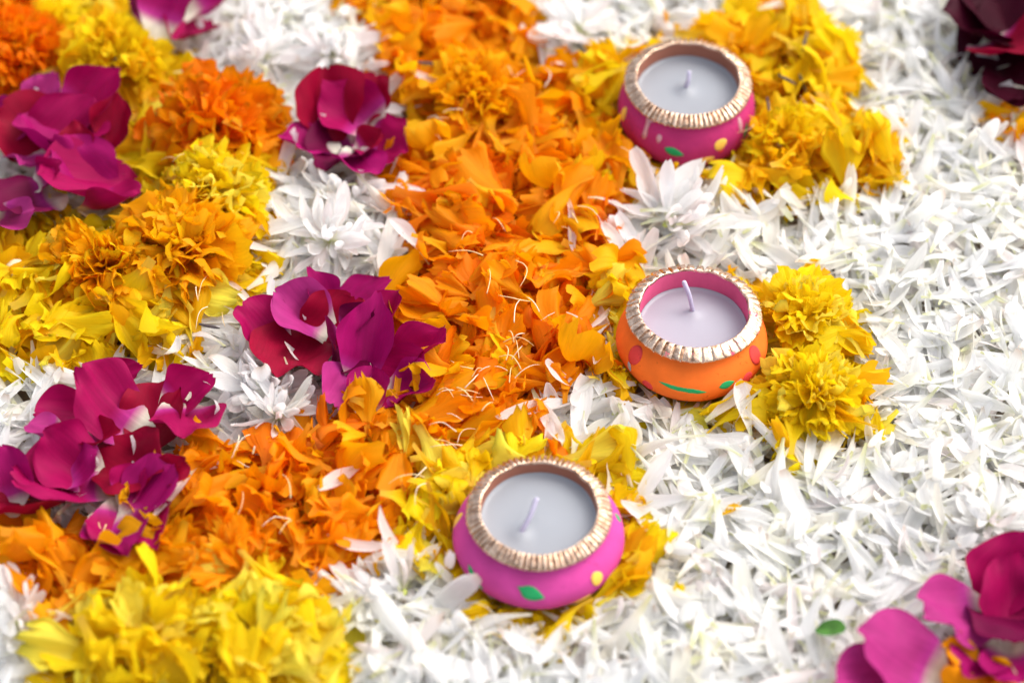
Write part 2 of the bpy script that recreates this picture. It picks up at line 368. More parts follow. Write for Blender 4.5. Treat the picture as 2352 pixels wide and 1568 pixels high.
def tube_obj(name, pts, rad, m, parent=None, sides=6, M=None):
    P = crom(pts, 4); rad = np.interp(np.linspace(0, 1, len(P)), np.linspace(0, 1, len(rad)), rad)
    V = []; n = len(P); T = np.gradient(P, axis=0); T /= np.linalg.norm(T, axis=1)[:, None] + 1e-12
    up = np.array([.31, .2, .93]); 
    for k in range(n):
        e = np.cross(T[k], up); e /= np.linalg.norm(e) + 1e-9; f = np.cross(e, T[k])
        for q in range(sides):
            t = 2 * math.pi * q / sides; V.append(P[k] + rad[k] * (math.cos(t) * e + math.sin(t) * f))
    F = [(k * sides + q, k * sides + (q + 1) % sides, (k + 1) * sides + (q + 1) % sides, (k + 1) * sides + q) for k in range(n - 1) for q in range(sides)]
    F += [tuple(range(sides))[::-1], tuple((n - 1) * sides + q for q in range(sides))]
    return obj(name, quad_mesh(name, V, F, m), parent, M)
def spot(pot, name, px, py, outline, m, rings=4, lift=.00016, label=None):
    """a dab of paint (or wax) laid on the pot's own curved side, round the point seen at px,py; outline in mm (along, up the side)"""
    prof = pot['prof']; seg = np.r_[0, np.cumsum(np.linalg.norm(np.diff(prof, axis=0), axis=1))]
    ss = np.linspace(0, seg[-1], 160); pr = np.stack([np.interp(ss, seg, prof[:, 0]), np.interp(ss, seg, prof[:, 1])], -1)
    nr = np.stack([np.gradient(pr[:, 1], ss), -np.gradient(pr[:, 0], ss)], -1)
    ph = np.linspace(-math.pi * 1.08, .08 * math.pi, 220)
    G = np.stack(np.broadcast_arrays(pr[:, 0][:, None] * np.cos(ph)[None], pr[:, 0][:, None] * np.sin(ph)[None], pr[:, 1][:, None]), -1)
    NN = np.stack(np.broadcast_arrays(nr[:, 0][:, None] * np.cos(ph)[None], nr[:, 0][:, None] * np.sin(ph)[None], nr[:, 1][:, None]), -1)
    Wm = np.array(pot['W']); G = G @ Wm[:3, :3].T + Wm[:3, 3]; NN = NN @ Wm[:3, :3].T
    face = (NN * (CP - G)).sum(-1) > 0
    d = np.linalg.norm(px_of(G) - np.array([px, py]), axis=-1) + np.where(face, 0, 1e4)
    k = np.unravel_index(np.argmin(d), d.shape); s0, p0 = ss[k[0]], ph[k[1]]; r0 = pr[k[0], 0]
    ol = np.array(outline, float) * .001; n = len(ol); V = []; 
    def onto(q, h):
        s = np.clip(s0 + q[1], 0, seg[-1]); rr, zz = np.interp(s, ss, pr[:, 0]), np.interp(s, ss, pr[:, 1])
        nx, nz = np.interp(s, ss, nr[:, 0]), np.interp(s, ss, nr[:, 1]); p = p0 + q[0] / r0; rr = rr * 1.004 + nx * h
        return (rr * math.cos(p), rr * math.sin(p), zz + nz * h)
    c = ol.mean(0); V.append(onto(c, lift * 1.6))
    for ri in range(1, rings + 1):
        t = ri / rings
        for q in ol: V.append(onto(c + (q - c) * t, lift * (1.6 - .6 * t) if ri < rings else lift * .7))
    for q in ol: V.append(onto(c + (q - c) * 1.01, -lift * 2))
    F = [(0, 1 + i, 1 + (i + 1) % n) for i in range(n)]
    for ri in range(rings):
        a = 1 + ri * n; F += [(a + i, a + n + i, a + n + (i + 1) % n, a + (i + 1) % n) for i in range(n)]
    o = obj(name, quad_mesh(name, V, F, m), pot['root'])
    if label: o['label'] = label
    return o
def oval(a, b, rot=0, n=22, wob=.05, seed=0):
    t = np.linspace(0, 2 * math.pi, n, endpoint=False); k = 1 + wob * np.sin(t * 3 + seed); x, y = a * np.cos(t) * k, b * np.sin(t) * k
    c, s = math.cos(R(rot)), math.sin(R(rot)); return np.stack([x * c - y * s, x * s + y * c], -1)
def leafy(L, Wd, rot=0, n=22, notch=0):
    t = np.linspace(0, 2 * math.pi, n, endpoint=False); x = L / 2 * np.cos(t); y = Wd / 2 * np.sin(t) * (1 - .75 * np.abs(np.cos(t)) ** 3) * (1 - .25 * np.cos(t))
    if notch: x = x - notch * np.exp(-(t - math.pi) ** 2 / .1)
    c, s = math.cos(R(rot)), math.sin(R(rot)); return np.stack([x * c - y * s, x * s + y * c], -1)

top = make_pot((1581, 181), 'steep', 1.0, (0, 0), 70, .17, M_PINK2, M_GOLD_P, M_CLAY, M_WAX, .68, (1573, 208, 1583, 163, .0065),
               'deep pink clay candle pot with spilt wax on its gold rim', seed=3)
mid = make_pot((1595, 708), 'round', 1.0, (-4, 1), 42, .17, M_ORNG, M_GOLD_O, M_INPINK, M_WAXL, .85, (1592, 716, 1570, 645, .0105),
               'orange clay candle pot with red dots and a tall wick', worn_front=True, seed=5)
low = make_pot((1238, 1166), 'wide', 1.0, (0, 0), 74, .17, M_PINK, M_GOLD_P, M_CLAY, M_WAX, .55, (1195, 1226, 1234, 1142, .008),
               'bright pink clay candle pot with a yellow dot, a green leaf and leaning wick', seed=8)
# painted marks, as they stand on each pot
spot(low, 'painted_dot', 1371, 1327, oval(2.1, 2.4, 0, seed=1), M_YELL)
spot(low, 'painted_dot', 1048, 1195, oval(1.8, 3.6, 10, seed=2), M_YELL)
spot(low, 'painted_leaf', 1222, 1363, leafy(8.2, 4.4, -20, notch=1.0), M_GREEN)
spot(low, 'painted_leaf', 1090, 1325, leafy(9.0, 2.0, -30), M_GREEN)
spot(low, 'painted_leaf', 1419, 1188, leafy(3.6, 2.0, 60), M_GREEN)
spot(low, 'painted_dot', 1340, 1378, oval(3.0, 1.2, 12, seed=4), M_YELL)
spot(mid, 'painted_dot', 1458, 815, oval(2.7, 3.5, 0, wob=.02), M_RED)
spot(mid, 'painted_dot', 1735, 815, oval(2.6, 3.5, 0, wob=.02), M_RED)
spot(mid, 'painted_dot', 1487, 885, oval(2.0, 2.2, 0, wob=.02), M_RED)
spot(mid, 'painted_dot', 1717, 868, oval(2.3, 2.0, 30, wob=.02), M_RED)
spot(mid, 'painted_petal', 1446, 841, leafy(3.4, 1.5, -60), M_WAXL)
spot(mid, 'painted_petal', 1749, 835, leafy(3.0, 1.3, 60), M_WAXL)
spot(mid, 'painted_leaf', 1566, 893, leafy(16.0, 2.3, 174), M_GREEN)
spot(mid, 'painted_leaf', 1669, 882, leafy(5.6, 2.6, 6), M_GREEN)
spot(top, 'painted_leaf', 1548, 350, leafy(7.2, 3.2, -16), M_GREEN)
spot(top, 'painted_dot', 1654, 332, oval(2.5, 2.2, 30, seed=2), M_YELL)
spot(top, 'painted_dot', 1432, 262, oval(1.5, 3.0, 0, seed=3), M_YELL)
spot(top, 'painted_leaf', 1712, 300, leafy(6.5, 1.9, 62), M_GREEN)
spot(top, 'painted_dot', 1625, 366, oval(2.4, 1.2, 8, seed=1), M_YELL)
spot(top, 'painted_dot', 1658, 346, oval(1.3, .6, 20, seed=1), M_RED)
spot(top, 'wax_drip', 1497, 262, [(-3.6, 2.4), (-1.5, 3.0), (1.5, 2.9), (4.0, 2.2), (4.4, 1.0), (3.0, -.4), (1.2, -.9), (.7, -2.5), (.65, -4.8), (.9, -7.0), (.6, -8.6), (-.1, -8.9), (-.6, -8.0), (-.5, -5.5), (-.6, -3), (-1.2, -1.0), (-3.0, .6)], M_DRIP, lift=.0003)
spot(top, 'wax_drip', 1672, 254, [(-3.2, 1.2), (-1, 2.2), (2.0, 2.4), (4.2, 1.8), (4.6, .5), (2.8, -.6), (1.2, -1.2), (.2, -1.6), (-1.4, -.9)], M_DRIP, lift=.0003)
spot(top, 'wax_drip', 1700, 285, oval(.9, 3.0, -8), M_DRIP, lift=.0003)
spot(top, 'wax_drip', 1515, 318, oval(.9, 1.6, 0), M_DRIP, lift=.0003)

def in_pot(P):
    """how many of the points P lie inside a pot"""
    n = 0
    for q in POTS:
        L = P @ q['Wi'][:3, :3].T + q['Wi'][:3, 3]
        rr = np.hypot(L[:, 0], L[:, 1])
        pr = q['prof']; rad = np.interp(L[:, 2], pr[:, 1], pr[:, 0], left=0, right=0)
        n += int(((rr < rad) & (L[:, 2] > .0006)).sum())
    return n
def under_pot(x, y):
    return any((x - q['base'][0]) ** 2 + (y - q['base'][1]) ** 2 < (q['r'] * .98) ** 2 for q in POTS)

# ------------------------------------------------------------------ the height of the bed as it is laid, petal by petal
CELL = .0015; X0, X1, Y0, Y1 = -.21, .21, -.185, .215
NX, NY = int((X1 - X0) / CELL), int((Y1 - Y0) / CELL)
H = np.full((NY, NX), .0006)
def cell(P): return np.clip(((P[:, 1] - Y0) / CELL).astype(int), 0, NY - 1), np.clip(((P[:, 0] - X0) / CELL).astype(int), 0, NX - 1)
def hgt(x, y): 
    j, i = cell(np.array([[x, y]])); return H[j[0], i[0]]
def rot3(yaw, pitch, roll):
    c, s = math.cos(yaw), math.sin(yaw); Rz = np.array([[c, -s, 0], [s, c, 0], [0, 0, 1]])
    c, s = math.cos(pitch), math.sin(pitch); Rx = np.array([[1, 0, 0], [0, c, -s], [0, s, c]])
    c, s = math.cos(roll), math.sin(roll); Ry = np.array([[c, 0, s], [0, 1, 0], [-s, 0, c]])
    return Rz @ Rx @ Ry
def drop(p, x, y, yaw, tilt=.25, pc=62, pitch=None, roll=None, zmax=.03, anchor='mid', scale=1.0, flip=False, tries=4, spread=.15, lay=True):
    """lay petal p on the bed so that it rests on what is there; returns (rotation, position) or None"""
    V = p['V'] * scale; L = p['L'] * scale
    if flip: V = V * np.array([-1, 1, -1])
    dy = np.array([-math.sin(yaw), math.cos(yaw)])
    off = (.5 if p['kind'] != 'rose' else 0.) * L if anchor == 'mid' else 0.
    bx, by = x - dy[0] * off, y - dy[1] * off
    lo = -.5 * L if p['kind'] == 'rose' else 0.
    hb = hgt(bx + dy[0] * lo, by + dy[1] * lo); ht = hgt(bx + dy[0] * (lo + L), by + dy[1] * (lo + L))
    sx = np.array([dy[1], -dy[0]]) * L * .22
    hl = hgt(x - sx[0], y - sx[1]); hr = hgt(x + sx[0], y + sx[1])
    for _ in range(tries):
        pt = (math.atan2(ht - hb, L) * .8 + rng.normal(0, tilt)) if pitch is None else pitch
        rl = (-math.atan2(hr - hl, .44 * L) * .6 + rng.normal(0, tilt * 1.3)) if roll is None else roll
        Rm = rot3(yaw, pt, rl); W = V @ Rm.T; W[:, 0] += bx; W[:, 1] += by
        j, i = cell(W); z = np.percentile(H[j, i] - W[:, 2], pc)
        W[:, 2] += z
        low_ = W[:, 2].min()
        if low_ < .0006: W[:, 2] += .0006 - low_; z += .0006 - low_
        if W[:, 2].mean() > zmax: continue
        if in_pot(W) > 1:
            yaw = yaw + rng.normal(0, spread); continue
        if lay: np.maximum.at(H, (j, i), W[:, 2])
        return Rm, np.array([bx, by, z]), W
    return None
def to_matrix(Rm, t, scale=1.0, flip=False):
    M = Matrix.Identity(4); S = Rm * scale
    if flip: S = S @ np.diag([-1, 1, -1])
    for a in range(3):
        for b in range(3): M[a][b] = S[a, b]
        M[a][3] = t[a]
    return M

# ------------------------------------------------------------------ which flower lies where (outlines of the colour fields on the ground)
def poly(*p): return np.array(p, float)
Z_ORANGE = [poly((690, -80), (1240, -80), (1300, 100), (1350, 250), (1390, 400), (1450, 430), (1440, 500), (1400, 560), (1415, 650), (1350, 700), (1350, 860), (1240, 900), (1280, 1010), (1090, 1040), (1040, 1100), (960, 1200), (890, 1280), (750, 1320), (720, 1400), (640, 1360), (560, 1330), (300, 1400), (140, 1470), (60, 1400), (-80, 1350), (-80, 1200), (100, 1150), (260, 1220), (400, 1140), (430, 1050), (640, 1000), (760, 960), (800, 890), (960, 910), (1010, 880), (960, 740), (890, 760), (870, 680), (935, 600), (920, 450), (870, 350), (950, 330), (920, 250), (880, 140), (830, 40)),
            poly((-80, -80), (140, -80), (130, 150), (130, 230), (-80, 260)), poly((320, 230), (420, 200), (600, 205), (690, 320), (650, 390), (400, 400), (330, 380)),
            poly((2270, 240), (2420, 240), (2420, 340), (2300, 330)), poly((1940, 1540), (2100, 1500), (2300, 1500), (2400, 1500), (2400, 1620), (1930, 1620))]
Z_YELLOW = [poly((120, -80), (320, -80), (400, 60), (420, 170), (520, 180), (500, 230), (340, 240), (330, 380), (400, 400), (640, 375), (650, 620), (560, 700), (430, 830), (300, 820), (140, 880), (-80, 870), (-80, 480), (100, 470), (300, 520), (330, 460), (250, 400), (250, 300), (110, 200)),
            poly((110, 1480), (180, 1380), (300, 1400), (480, 1340), (640, 1330), (770, 1430), (770, 1640), (120, 1640)),
            poly((1330, 100), (1430, 70), (1600, 60), (1800, 10), (1860, 60), (1950, 130), (1950, 250), (2040, 310), (2030, 420), (1930, 440), (1720, 450), (1640, 410), (1590, 370), (1470, 440), (1400, 400), (1370, 330), (1330, 200)),
            poly((1720, 650), (1860, 640), (1940, 750), (1990, 900), (1990, 1000), (1830, 1040), (1740, 990), (1640, 920), (1500, 930), (1370, 870), (1380, 800), (1410, 720), (1370, 670), (1420, 640)),
            poly((960, 1130), (1030, 1030), (1080, 1020), (1400, 1050), (1440, 1170), (1500, 1270), (1420, 1330), (1300, 1430), (1110, 1430), (1060, 1290), (920, 1290), (880, 1210))]
Z_WHITE = [poly((1205, -80), (1650, -80), (1620, 65), (1450, 120), (1300, 160), (1215, 140)), poly((395, 100), (460, 30), (560, -80), (740, -80), (830, 40), (890, 150), (860, 260), (660, 270), (500, 200)),
           poly((640, 385), (760, 355), (900, 380), (930, 470), (925, 560), (940, 640), (780, 670), (600, 640), (610, 520)),
           poly((440, 740), (590, 690), (700, 880), (770, 960), (640, 1020), (430, 1060), (300, 1160), (-80, 1200), (-80, 860), (150, 840), (300, 800), (420, 830)),
           poly((-80, 1330), (40, 1350), (110, 1420), (130, 1640), (-80, 1640))]
def inside(P, pg):
    x, y = P; n = len(pg); c = False; j = n - 1
    for i in range(n):
        if (pg[i, 1] > y) != (pg[j, 1] > y) and x < (pg[j, 0] - pg[i, 0]) * (y - pg[i, 1]) / (pg[j, 1] - pg[i, 1]) + pg[i, 0]: c = not c
        j = i
    return c
def zone(px, py):
    for z in Z_WHITE:
        if inside((px, py), z): return 'white'
    for z in Z_YELLOW:
        if inside((px, py), z): return 'yellow'
    for z in Z_ORANGE:
        if inside((px, py), z): return 'orange'
    return 'white'
def pick_tint(zn, px, py):
    q = rng.random()
    if zn == 'white': return 'white' if q < .80 else ('cream' if q < .93 else 'blush')
    if zn == 'yellow':
        if px > 1200 and py < 460: return 'yellow' if q < .5 else ('gold' if q < .88 else 'amber')
        if py > 1330: return 'lemon' if q < .35 else 'yellow'
        return 'yellow' if q < .62 else ('gold' if q < .82 else 'lemon')
    if py < 330 and px > 600: return 'amber' if q < .42 else ('orange' if q < .85 else 'gold')
    if py > 1040: return 'orange' if q < .55 else ('amber' if q < .87 else 'deep')
    return 'orange' if q < .58 else ('deep' if q < .70 else ('amber' if q < .94 else 'gold'))

NV = 40
SHAPES = {'white': [strap_petal(rng) for _ in range(NV)], 'mari': [fan_petal(rng) for _ in range(NV)]}
# two marigold kinds of petal: broad fans and narrow rolled ones
for k in range(10): SHAPES['mari'].append(fan_petal(rng, L=rng.uniform(.013, .020), W=rng.uniform(.0045, .008), fold=rng.uniform(.6, 1.3)))
def shape_kind(zn): return 'white' if zn == 'white' else 'mari'

# group, px, py, length cm, width cm, tip direction (deg, 0 = towards image right, 90 = away), tint, tip pitch, cup, curl, arch, white base, label
ROSES = [
 ('A', 70, 300, 3.4, 3.0, 150, 'crimson', 8, .4, .2, .4, .1, 'crimson rose petal at the bottom of the far magenta cluster'),
 ('A', 200, 420, 3.8, 3.4, 200, 'magenta', 6, .5, .2, .5, .0, 'broad magenta rose petal lowest in the far cluster, beside yellow petals'),
 ('A', 60, 470, 3.0, 2.8, 210, 'plum', 6, .4, .2, .4, .0, 'dark plum rose petal under the near side of the far cluster'),
 ('A', 140, 280, 3.0, 2.7, 60, 'magenta', 18, .5, .3, .4, .0, 'deep magenta rose petal in the middle of the far cluster'),
 ('A', 250, 470, 2.6, 2.3, -20, 'magenta', 14, .7, .2, .5, .25, 'magenta rose petal with a pale streaked base beside the crinkled yellow marigold'),
 ('A', 95, 330, 2.6, 2.4, 170, 'fuchsia', 16, .5, .3, .5, .0, 'fuchsia rose petal lying over the crimson one in the far cluster'),
 ('A', 75, 370, 2.1, 2.0, -100, 'pink', 10, .4, .2, .6, .0, 'pale pink rose petal turned underside up in the far cluster'),
 ('A', 190, 380, 2.9, 2.5, 140, 'fuchsia', 22, .6, .3, .5, .0, 'rounded fuchsia rose petal on top of the far cluster'),
 ('A', 15, 270, 2.2, 2.0, 20, 'fuchsia', 12, .5, .2, .5, .4, 'pink rose petal with a white tip at the frame edge in the far cluster'),
 ('A', 210, 235, 3.1, 2.2, 35, 'magenta', 34, .9, .1, .3, .38, 'magenta rose petal with white base standing highest in the far cluster'),
 ('A', 265, 285, 2.0, 1.6, 75, 'crimson', 48, .8, .1, .3, .0, 'small crimson rose petal upright against the yellow marigold'),
 ('A', 30, 520, 2.6, 1.6, -30, 'pink', 18, .6, .2, .4, .3, 'pink rose petal edge at the near side of the far cluster'),
 ('A', 95, 215, 2.0, 1.6, 60, 'pink', 25, .5, .2, .4, .0, 'pinkish rose petal behind the far cluster under the yellow marigold'),
 ('B', 400, 40, 2.8, 2.6, 60, 'fuchsia', 25, .5, .2, .5, .3, 'fuchsia rose petal between the yellow marigold and the dark petal'),
 ('B', 440, 60, 2.4, 2.2, 250, 'magenta', 12, .5, .2, .5, .0, 'deep magenta rose petal hanging towards the white head'),
 ('B', 500, 15, 2.8, 2.4, 20, 'fuchsia', 24, .7, .3, .4, .35, 'curved rose petal with a white edge behind the white head'),
 ('B', 345, 15, 2.0, 1.8, 100, 'plum', 20, .5, .2, .5, .2, 'dark plum rose petal behind the yellow marigold'),
 ('C', 790, 330, 3.0, 2.6, 235, 'plum', 5, .5, .2, .4, .2, 'dark plum rose petal at the bottom of the topped cluster'),
 ('C', 880, 300, 3.0, 2.3, -35, 'magenta', 6, .5, .2, .4, .2, 'magenta rose petal reaching into the orange stream'),
 ('C', 820, 375, 2.3, 1.9, -80, 'fuchsia', 8, .5, .2, .4, .1, 'purplish pink rose petal under the white head'),
 ('C', 715, 330, 2.2, 1.9, 200, 'fuchsia', 10, .5, .2, .5, .3, 'pink based rose petal beside the ruffled orange marigold'),
 ('C', 745, 245, 2.9, 2.7, 110, 'crimson', 42, .7, .2, .4, .0, 'large crimson rose petal standing up in the topped cluster'),
 ('C', 810, 250, 2.7, 2.4, 140, 'magenta', 34, .7, .1, .4, .32, 'magenta rose petal with white base under the loose white petals'),
 ('C', 790, 205, 1.9, 1.8, 60, 'pink', 34, .5, .2, .4, .0, 'pink rose petal behind the crimson one against the white head'),
 ('C', 860, 225, 2.0, 1.8, 70, 'crimson', 34, .6, .2, .4, .0, 'small crimson rose petal behind the loose white petals'),
 ('D', 660, 800, 3.5, 3.0, 250, 'crimson', 12, .35, .2, .35, .0, 'smooth red rose petal lying beside the curled white head'),
 ('D', 600, 745, 2.4, 2.0, 140, 'magenta', 16, .6, .2, .4, .0, 'magenta rose petal between the amber marigold and the red petal'),
 ('D', 820, 665, 2.4, 2.0, 20, 'fuchsia', 10, .4, .2, .4, .15, 'fuchsia rose petal tucked under the full white head'),
 ('D', 900, 860, 3.2, 2.8, -35, 'magenta', 8, .5, .2, .4, .0, 'large magenta rose petal under the central cluster beside the orange stream'),
 ('D', 790, 790, 2.6, 2.4, 250, 'plum', 14, .8, .2, .4, .0, 'dark plum rose petal in the hollow of the central cluster'),
 ('D', 760, 725, 2.6, 2.2, 60, 'crimson', 20, .7, .2, .4, .0, 'crimson rose petal behind the hollow of the central cluster'),
 ('D', 690, 725, 2.8, 2.1, 160, 'pink', 34, .9, .5, .3, .25, 'pale pink veined rose petal folded over at the front of the central cluster'),
 ('D', 940, 895, 2.3, 2.0, -10, 'fuchsia', 22, .5, .2, .5, .0, 'fuchsia rose petal nearest the stamens of the orange stream'),
 ('D', 955, 810, 2.6, 1.9, 20, 'magenta', 24, .7, .2, .4, .0, 'wrinkled purplish rose petal against the orange stream'),
 ('D', 850, 800, 3.3, 1.9, 75, 'fuchsia', 44, 1.3, .1, .2, .0, 'rolled magenta rose petal standing upright in the central cluster'),
 ('D', 895, 710, 1.9, 1.2, 50, 'magenta', 40, 1.0, .1, .3, .0, 'narrow rolled magenta rose petal pointing at the orange stream'),
 ('D', 800, 880, 2.9, 1.6, 250, 'pink', 12, .9, .3, .2, .3, 'pointed pink and white rose petal hanging from the central cluster'),
 ('D', 850, 900, 2.0, 1.5, 80, 'fuchsia', 28, .8, .1, .3, .35, 'rose petal with white claw behind the scalloped amber petal'),
 ('E', 150, 1110, 3.6, 3.2, 190, 'magenta', 4, .5, .2, .4, .0, 'broad magenta rose petal lowest in the near cluster'),
 ('E', 60, 1150, 3.4, 3.0, 230, 'crimson', 6, .5, .2, .5, .0, 'crimson rose petal at the frame edge above the orange marigold petals'),
 ('E', 300, 1200, 3.2, 2.9, -80, 'magenta', 4, .5, .2, .4, .0, 'magenta rose petal sliding under the orange petals'),
 ('E', 150, 930, 2.4, 1.9, 200, 'magenta', 12, .7, .2, .4, .1, 'small pointed magenta rose petal at the far side of the near cluster'),
 ('E', 300, 1050, 3.2, 2.8, -40, 'crimson', 8, .4, .2, .4, .0, 'crimson rose petal in the middle of the near cluster'),
 ('E', 360, 945, 2.7, 2.4, 60, 'crimson', 18, .6, .3, .4, .0, 'deep red rose petal behind the heart shaped one'),
 ('E', 430, 905, 2.2, 1.7, 30, 'magenta', 20, 1.0, .1, .3, .25, 'hollow magenta rose petal curled beside the curled white head'),
 ('E', 432, 970, 2.9, 2.6, -70, 'magenta', 16, .3, .3, .4, .0, 'heart shaped magenta rose petal against the white patch'),
 ('E', 245, 935, 3.5, 2.6, 155, 'magenta', 20, .35, .4, .6, .30, 'glossy magenta rose petal with pale rim on top of the near cluster'),
 ('E', 150, 1050, 2.8, 2.4, 160, 'magenta', 22, .5, .3, .5, .0, 'rounded magenta rose petal overlapping the white base of its neighbour'),
 ('E', 180, 1075, 2.0, 1.8, 20, 'fuchsia', 20, .5, .2, .5, .45, 'violet pink rose petal with a white tip in the near cluster'),
 ('E', 350, 1140, 2.7, 2.1, 40, 'fuchsia', 22, .6, .5, .4, .0, 'crimson rose petal with turned pink edge behind the amber petal'),
 ('E', 395, 1100, 1.4, 1.2, 30, 'crimson', 22, .6, .2, .4, .0, 'small dark red rose petal between the near cluster and orange petals'),
 ('E', 260, 1215, 2.9, 2.2, -70, 'fuchsia', 12, .5, .2, .4, .42, 'magenta rose petal with a big white base touching the orange petals'),
 ('E', 25, 1095, 2.4, 1.9, 100, 'fuchsia', 20, .6, .2, .4, .3, 'pink edged rose petal at the frame edge in the near cluster'),
 ('A', 165, 335, 1.7, 1.4, 100, 'crimson', 30, .9, .4, .5, .2, 'small crumpled crimson petal between the broad ones of the far cluster'),
 ('A', 120, 415, 1.6, 1.3, 20, 'magenta', 26, 1.0, .4, .6, .35, 'small cupped magenta petal with pale base low in the far cluster'),
 ('C', 850, 335, 1.6, 1.2, 10, 'crimson', 24, .9, .3, .5, .3, 'small crumpled petal near the orange stream in the topped cluster'),
 ('D', 730, 680, 1.8, 1.3, 130, 'fuchsia', 30, 1.0, .4, .5, .35, 'small pink petal with pale claw behind the folded veined one'),
 ('D', 830, 745, 1.7, 1.3, 40, 'plum', 34, 1.0, .3, .5, .0, 'small dark crumpled petal behind the rolled upright one'),
 ('E', 225, 1010, 1.8, 1.4, -20, 'crimson', 24, .9, .4, .5, .3, 'small crumpled crimson petal under the glossy one of the near cluster'),
 ('E', 110, 1000, 1.7, 1.3, 200, 'pink', 20, .9, .4, .5, .4, 'small pale pink petal at the white side of the near cluster'),
 ('E', 305, 1105, 1.6, 1.3, 60, 'magenta', 30, 1.0, .4, .5, .2, 'small curled magenta petal behind the single amber petal'),
 ('H', 260, 842, 2.0, 1.1, 15, 'magenta', 16, .9, .1, .3, .35, 'single small magenta rose petal under the big amber marigold'),
 ('F', 2330, 1390, 3.4, 3.0, -60, 'plum', 8, .5, .2, .4, .0, 'dark rose petal in the shade of the pink corner'),
 ('F', 2320, 1290, 2.8, 2.4, 60, 'magenta', 30, .6, .2, .4, .0, 'deep magenta rose petal highest in the pink corner'),
 ('F', 2335, 1350, 2.6, 2.2, 90, 'magenta', 34, .6, .3, .4, .0, 'magenta rose petal at the frame edge in the pink corner'),
 ('F', 2250, 1490, 2.6, 1.7, 220, 'fuchsia', 14, .6, .2, .4, .25, 'folded rose petal with white claw over orange petals in the pink corner'),
 ('F', 2325, 1510, 2.6, 1.8, -100, 'fuchsia', 18, .6, .2, .4, .3, 'pink rose petal with white tip at the frame edge over orange petals'),
 ('F', 2195, 1400, 2.7, 2.4, 200, 'pink', 20, .3, .4, .4, .26, 'flat speckled pink rose petal with a pale base'),
 ('F', 2060, 1500, 3.0, 2.7, 160, 'pink', 20, .4, .5, .5, .0, 'large pink rose petal lying on the white bed near the green leaf'),
 ('F', 2010, 1560, 2.6, 2.2, -160, 'pink', 8, .5, .2, .4, .3, 'pink rose petal at the bottom frame edge beside the white bed'),
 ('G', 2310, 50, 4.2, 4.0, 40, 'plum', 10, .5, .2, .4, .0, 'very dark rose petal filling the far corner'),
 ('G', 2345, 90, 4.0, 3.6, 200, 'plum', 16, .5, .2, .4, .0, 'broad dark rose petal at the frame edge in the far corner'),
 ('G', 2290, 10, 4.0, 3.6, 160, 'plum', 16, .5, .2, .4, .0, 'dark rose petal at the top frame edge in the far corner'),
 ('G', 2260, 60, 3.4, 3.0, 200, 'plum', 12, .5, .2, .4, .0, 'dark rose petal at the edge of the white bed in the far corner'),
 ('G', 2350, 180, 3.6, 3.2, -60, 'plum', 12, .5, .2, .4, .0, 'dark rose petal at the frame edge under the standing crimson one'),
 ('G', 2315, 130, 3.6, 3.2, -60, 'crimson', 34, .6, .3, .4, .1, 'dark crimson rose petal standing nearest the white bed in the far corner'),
 ('G', 2340, 210, 2.6, 2.2, -90, 'plum', 16, .6, .3, .4, .0, 'shade-darkened rose petal below the crimson one in the far corner'),
]
ROSE_PX = [(q[1], q[2], q[3] * 33) for q in ROSES]
def on_rose(a, b, k=1.0): return any((x - a) ** 2 + ((y - b) * 1.3) ** 2 < r * r * k * k for x, y, r in ROSE_PX)
# ------------------------------------------------------------------ the mass of petals: what lies below those that can be picked out
MASS = {'white': [], 'orange': [], 'yellow': []}
def frame_point(margin=70):
    """a point of the ground at random, evenly over the ground the frame takes in"""
    while True:
        x, y = rng.uniform(X0, X1), rng.uniform(Y0, Y1)
        a, b = px_of(np.array([x, y, .01]))
        if -margin < a < PW + margin and -margin < b < PH + margin: return x, y, a, b
def lay_mass(n, tilt, zmax, pc, short=1.0):
    for _ in range(n):
        best = None
        for _k in range(3):
            c = frame_point(); h = hgt(c[0], c[1]) 
            if best is None or h < best[1]: best = (c, h)
        (x, y, a, b), h = best
        zn = zone(a + rng.normal(0, 12), b + rng.normal(0, 12))
        if under_pot(x, y) and h > .004: continue
        if h > .0034 and on_rose(a, b): continue
        p = SHAPES[shape_kind(zn)][rng.integers(len(SHAPES[shape_kind(zn)]))]
        sc = rng.uniform(.8, 1.12) * short; fl = rng.random() < .4
        d = drop(p, x, y, rng.uniform(0, 2 * math.pi), .05 if on_rose(a, b) else tilt, pc, zmax=zmax, scale=sc, flip=fl)
        if d is None: continue
        MASS[zn].append((p, d[2], pick_tint(zn, a, b), fl))
lay_mass(3200, .10, .008, 70)
lay_mass(3900, .18, .012, 55)
lay_mass(3000, .20, .0135, 50, 1.0)
H = np.minimum(H, .0165)

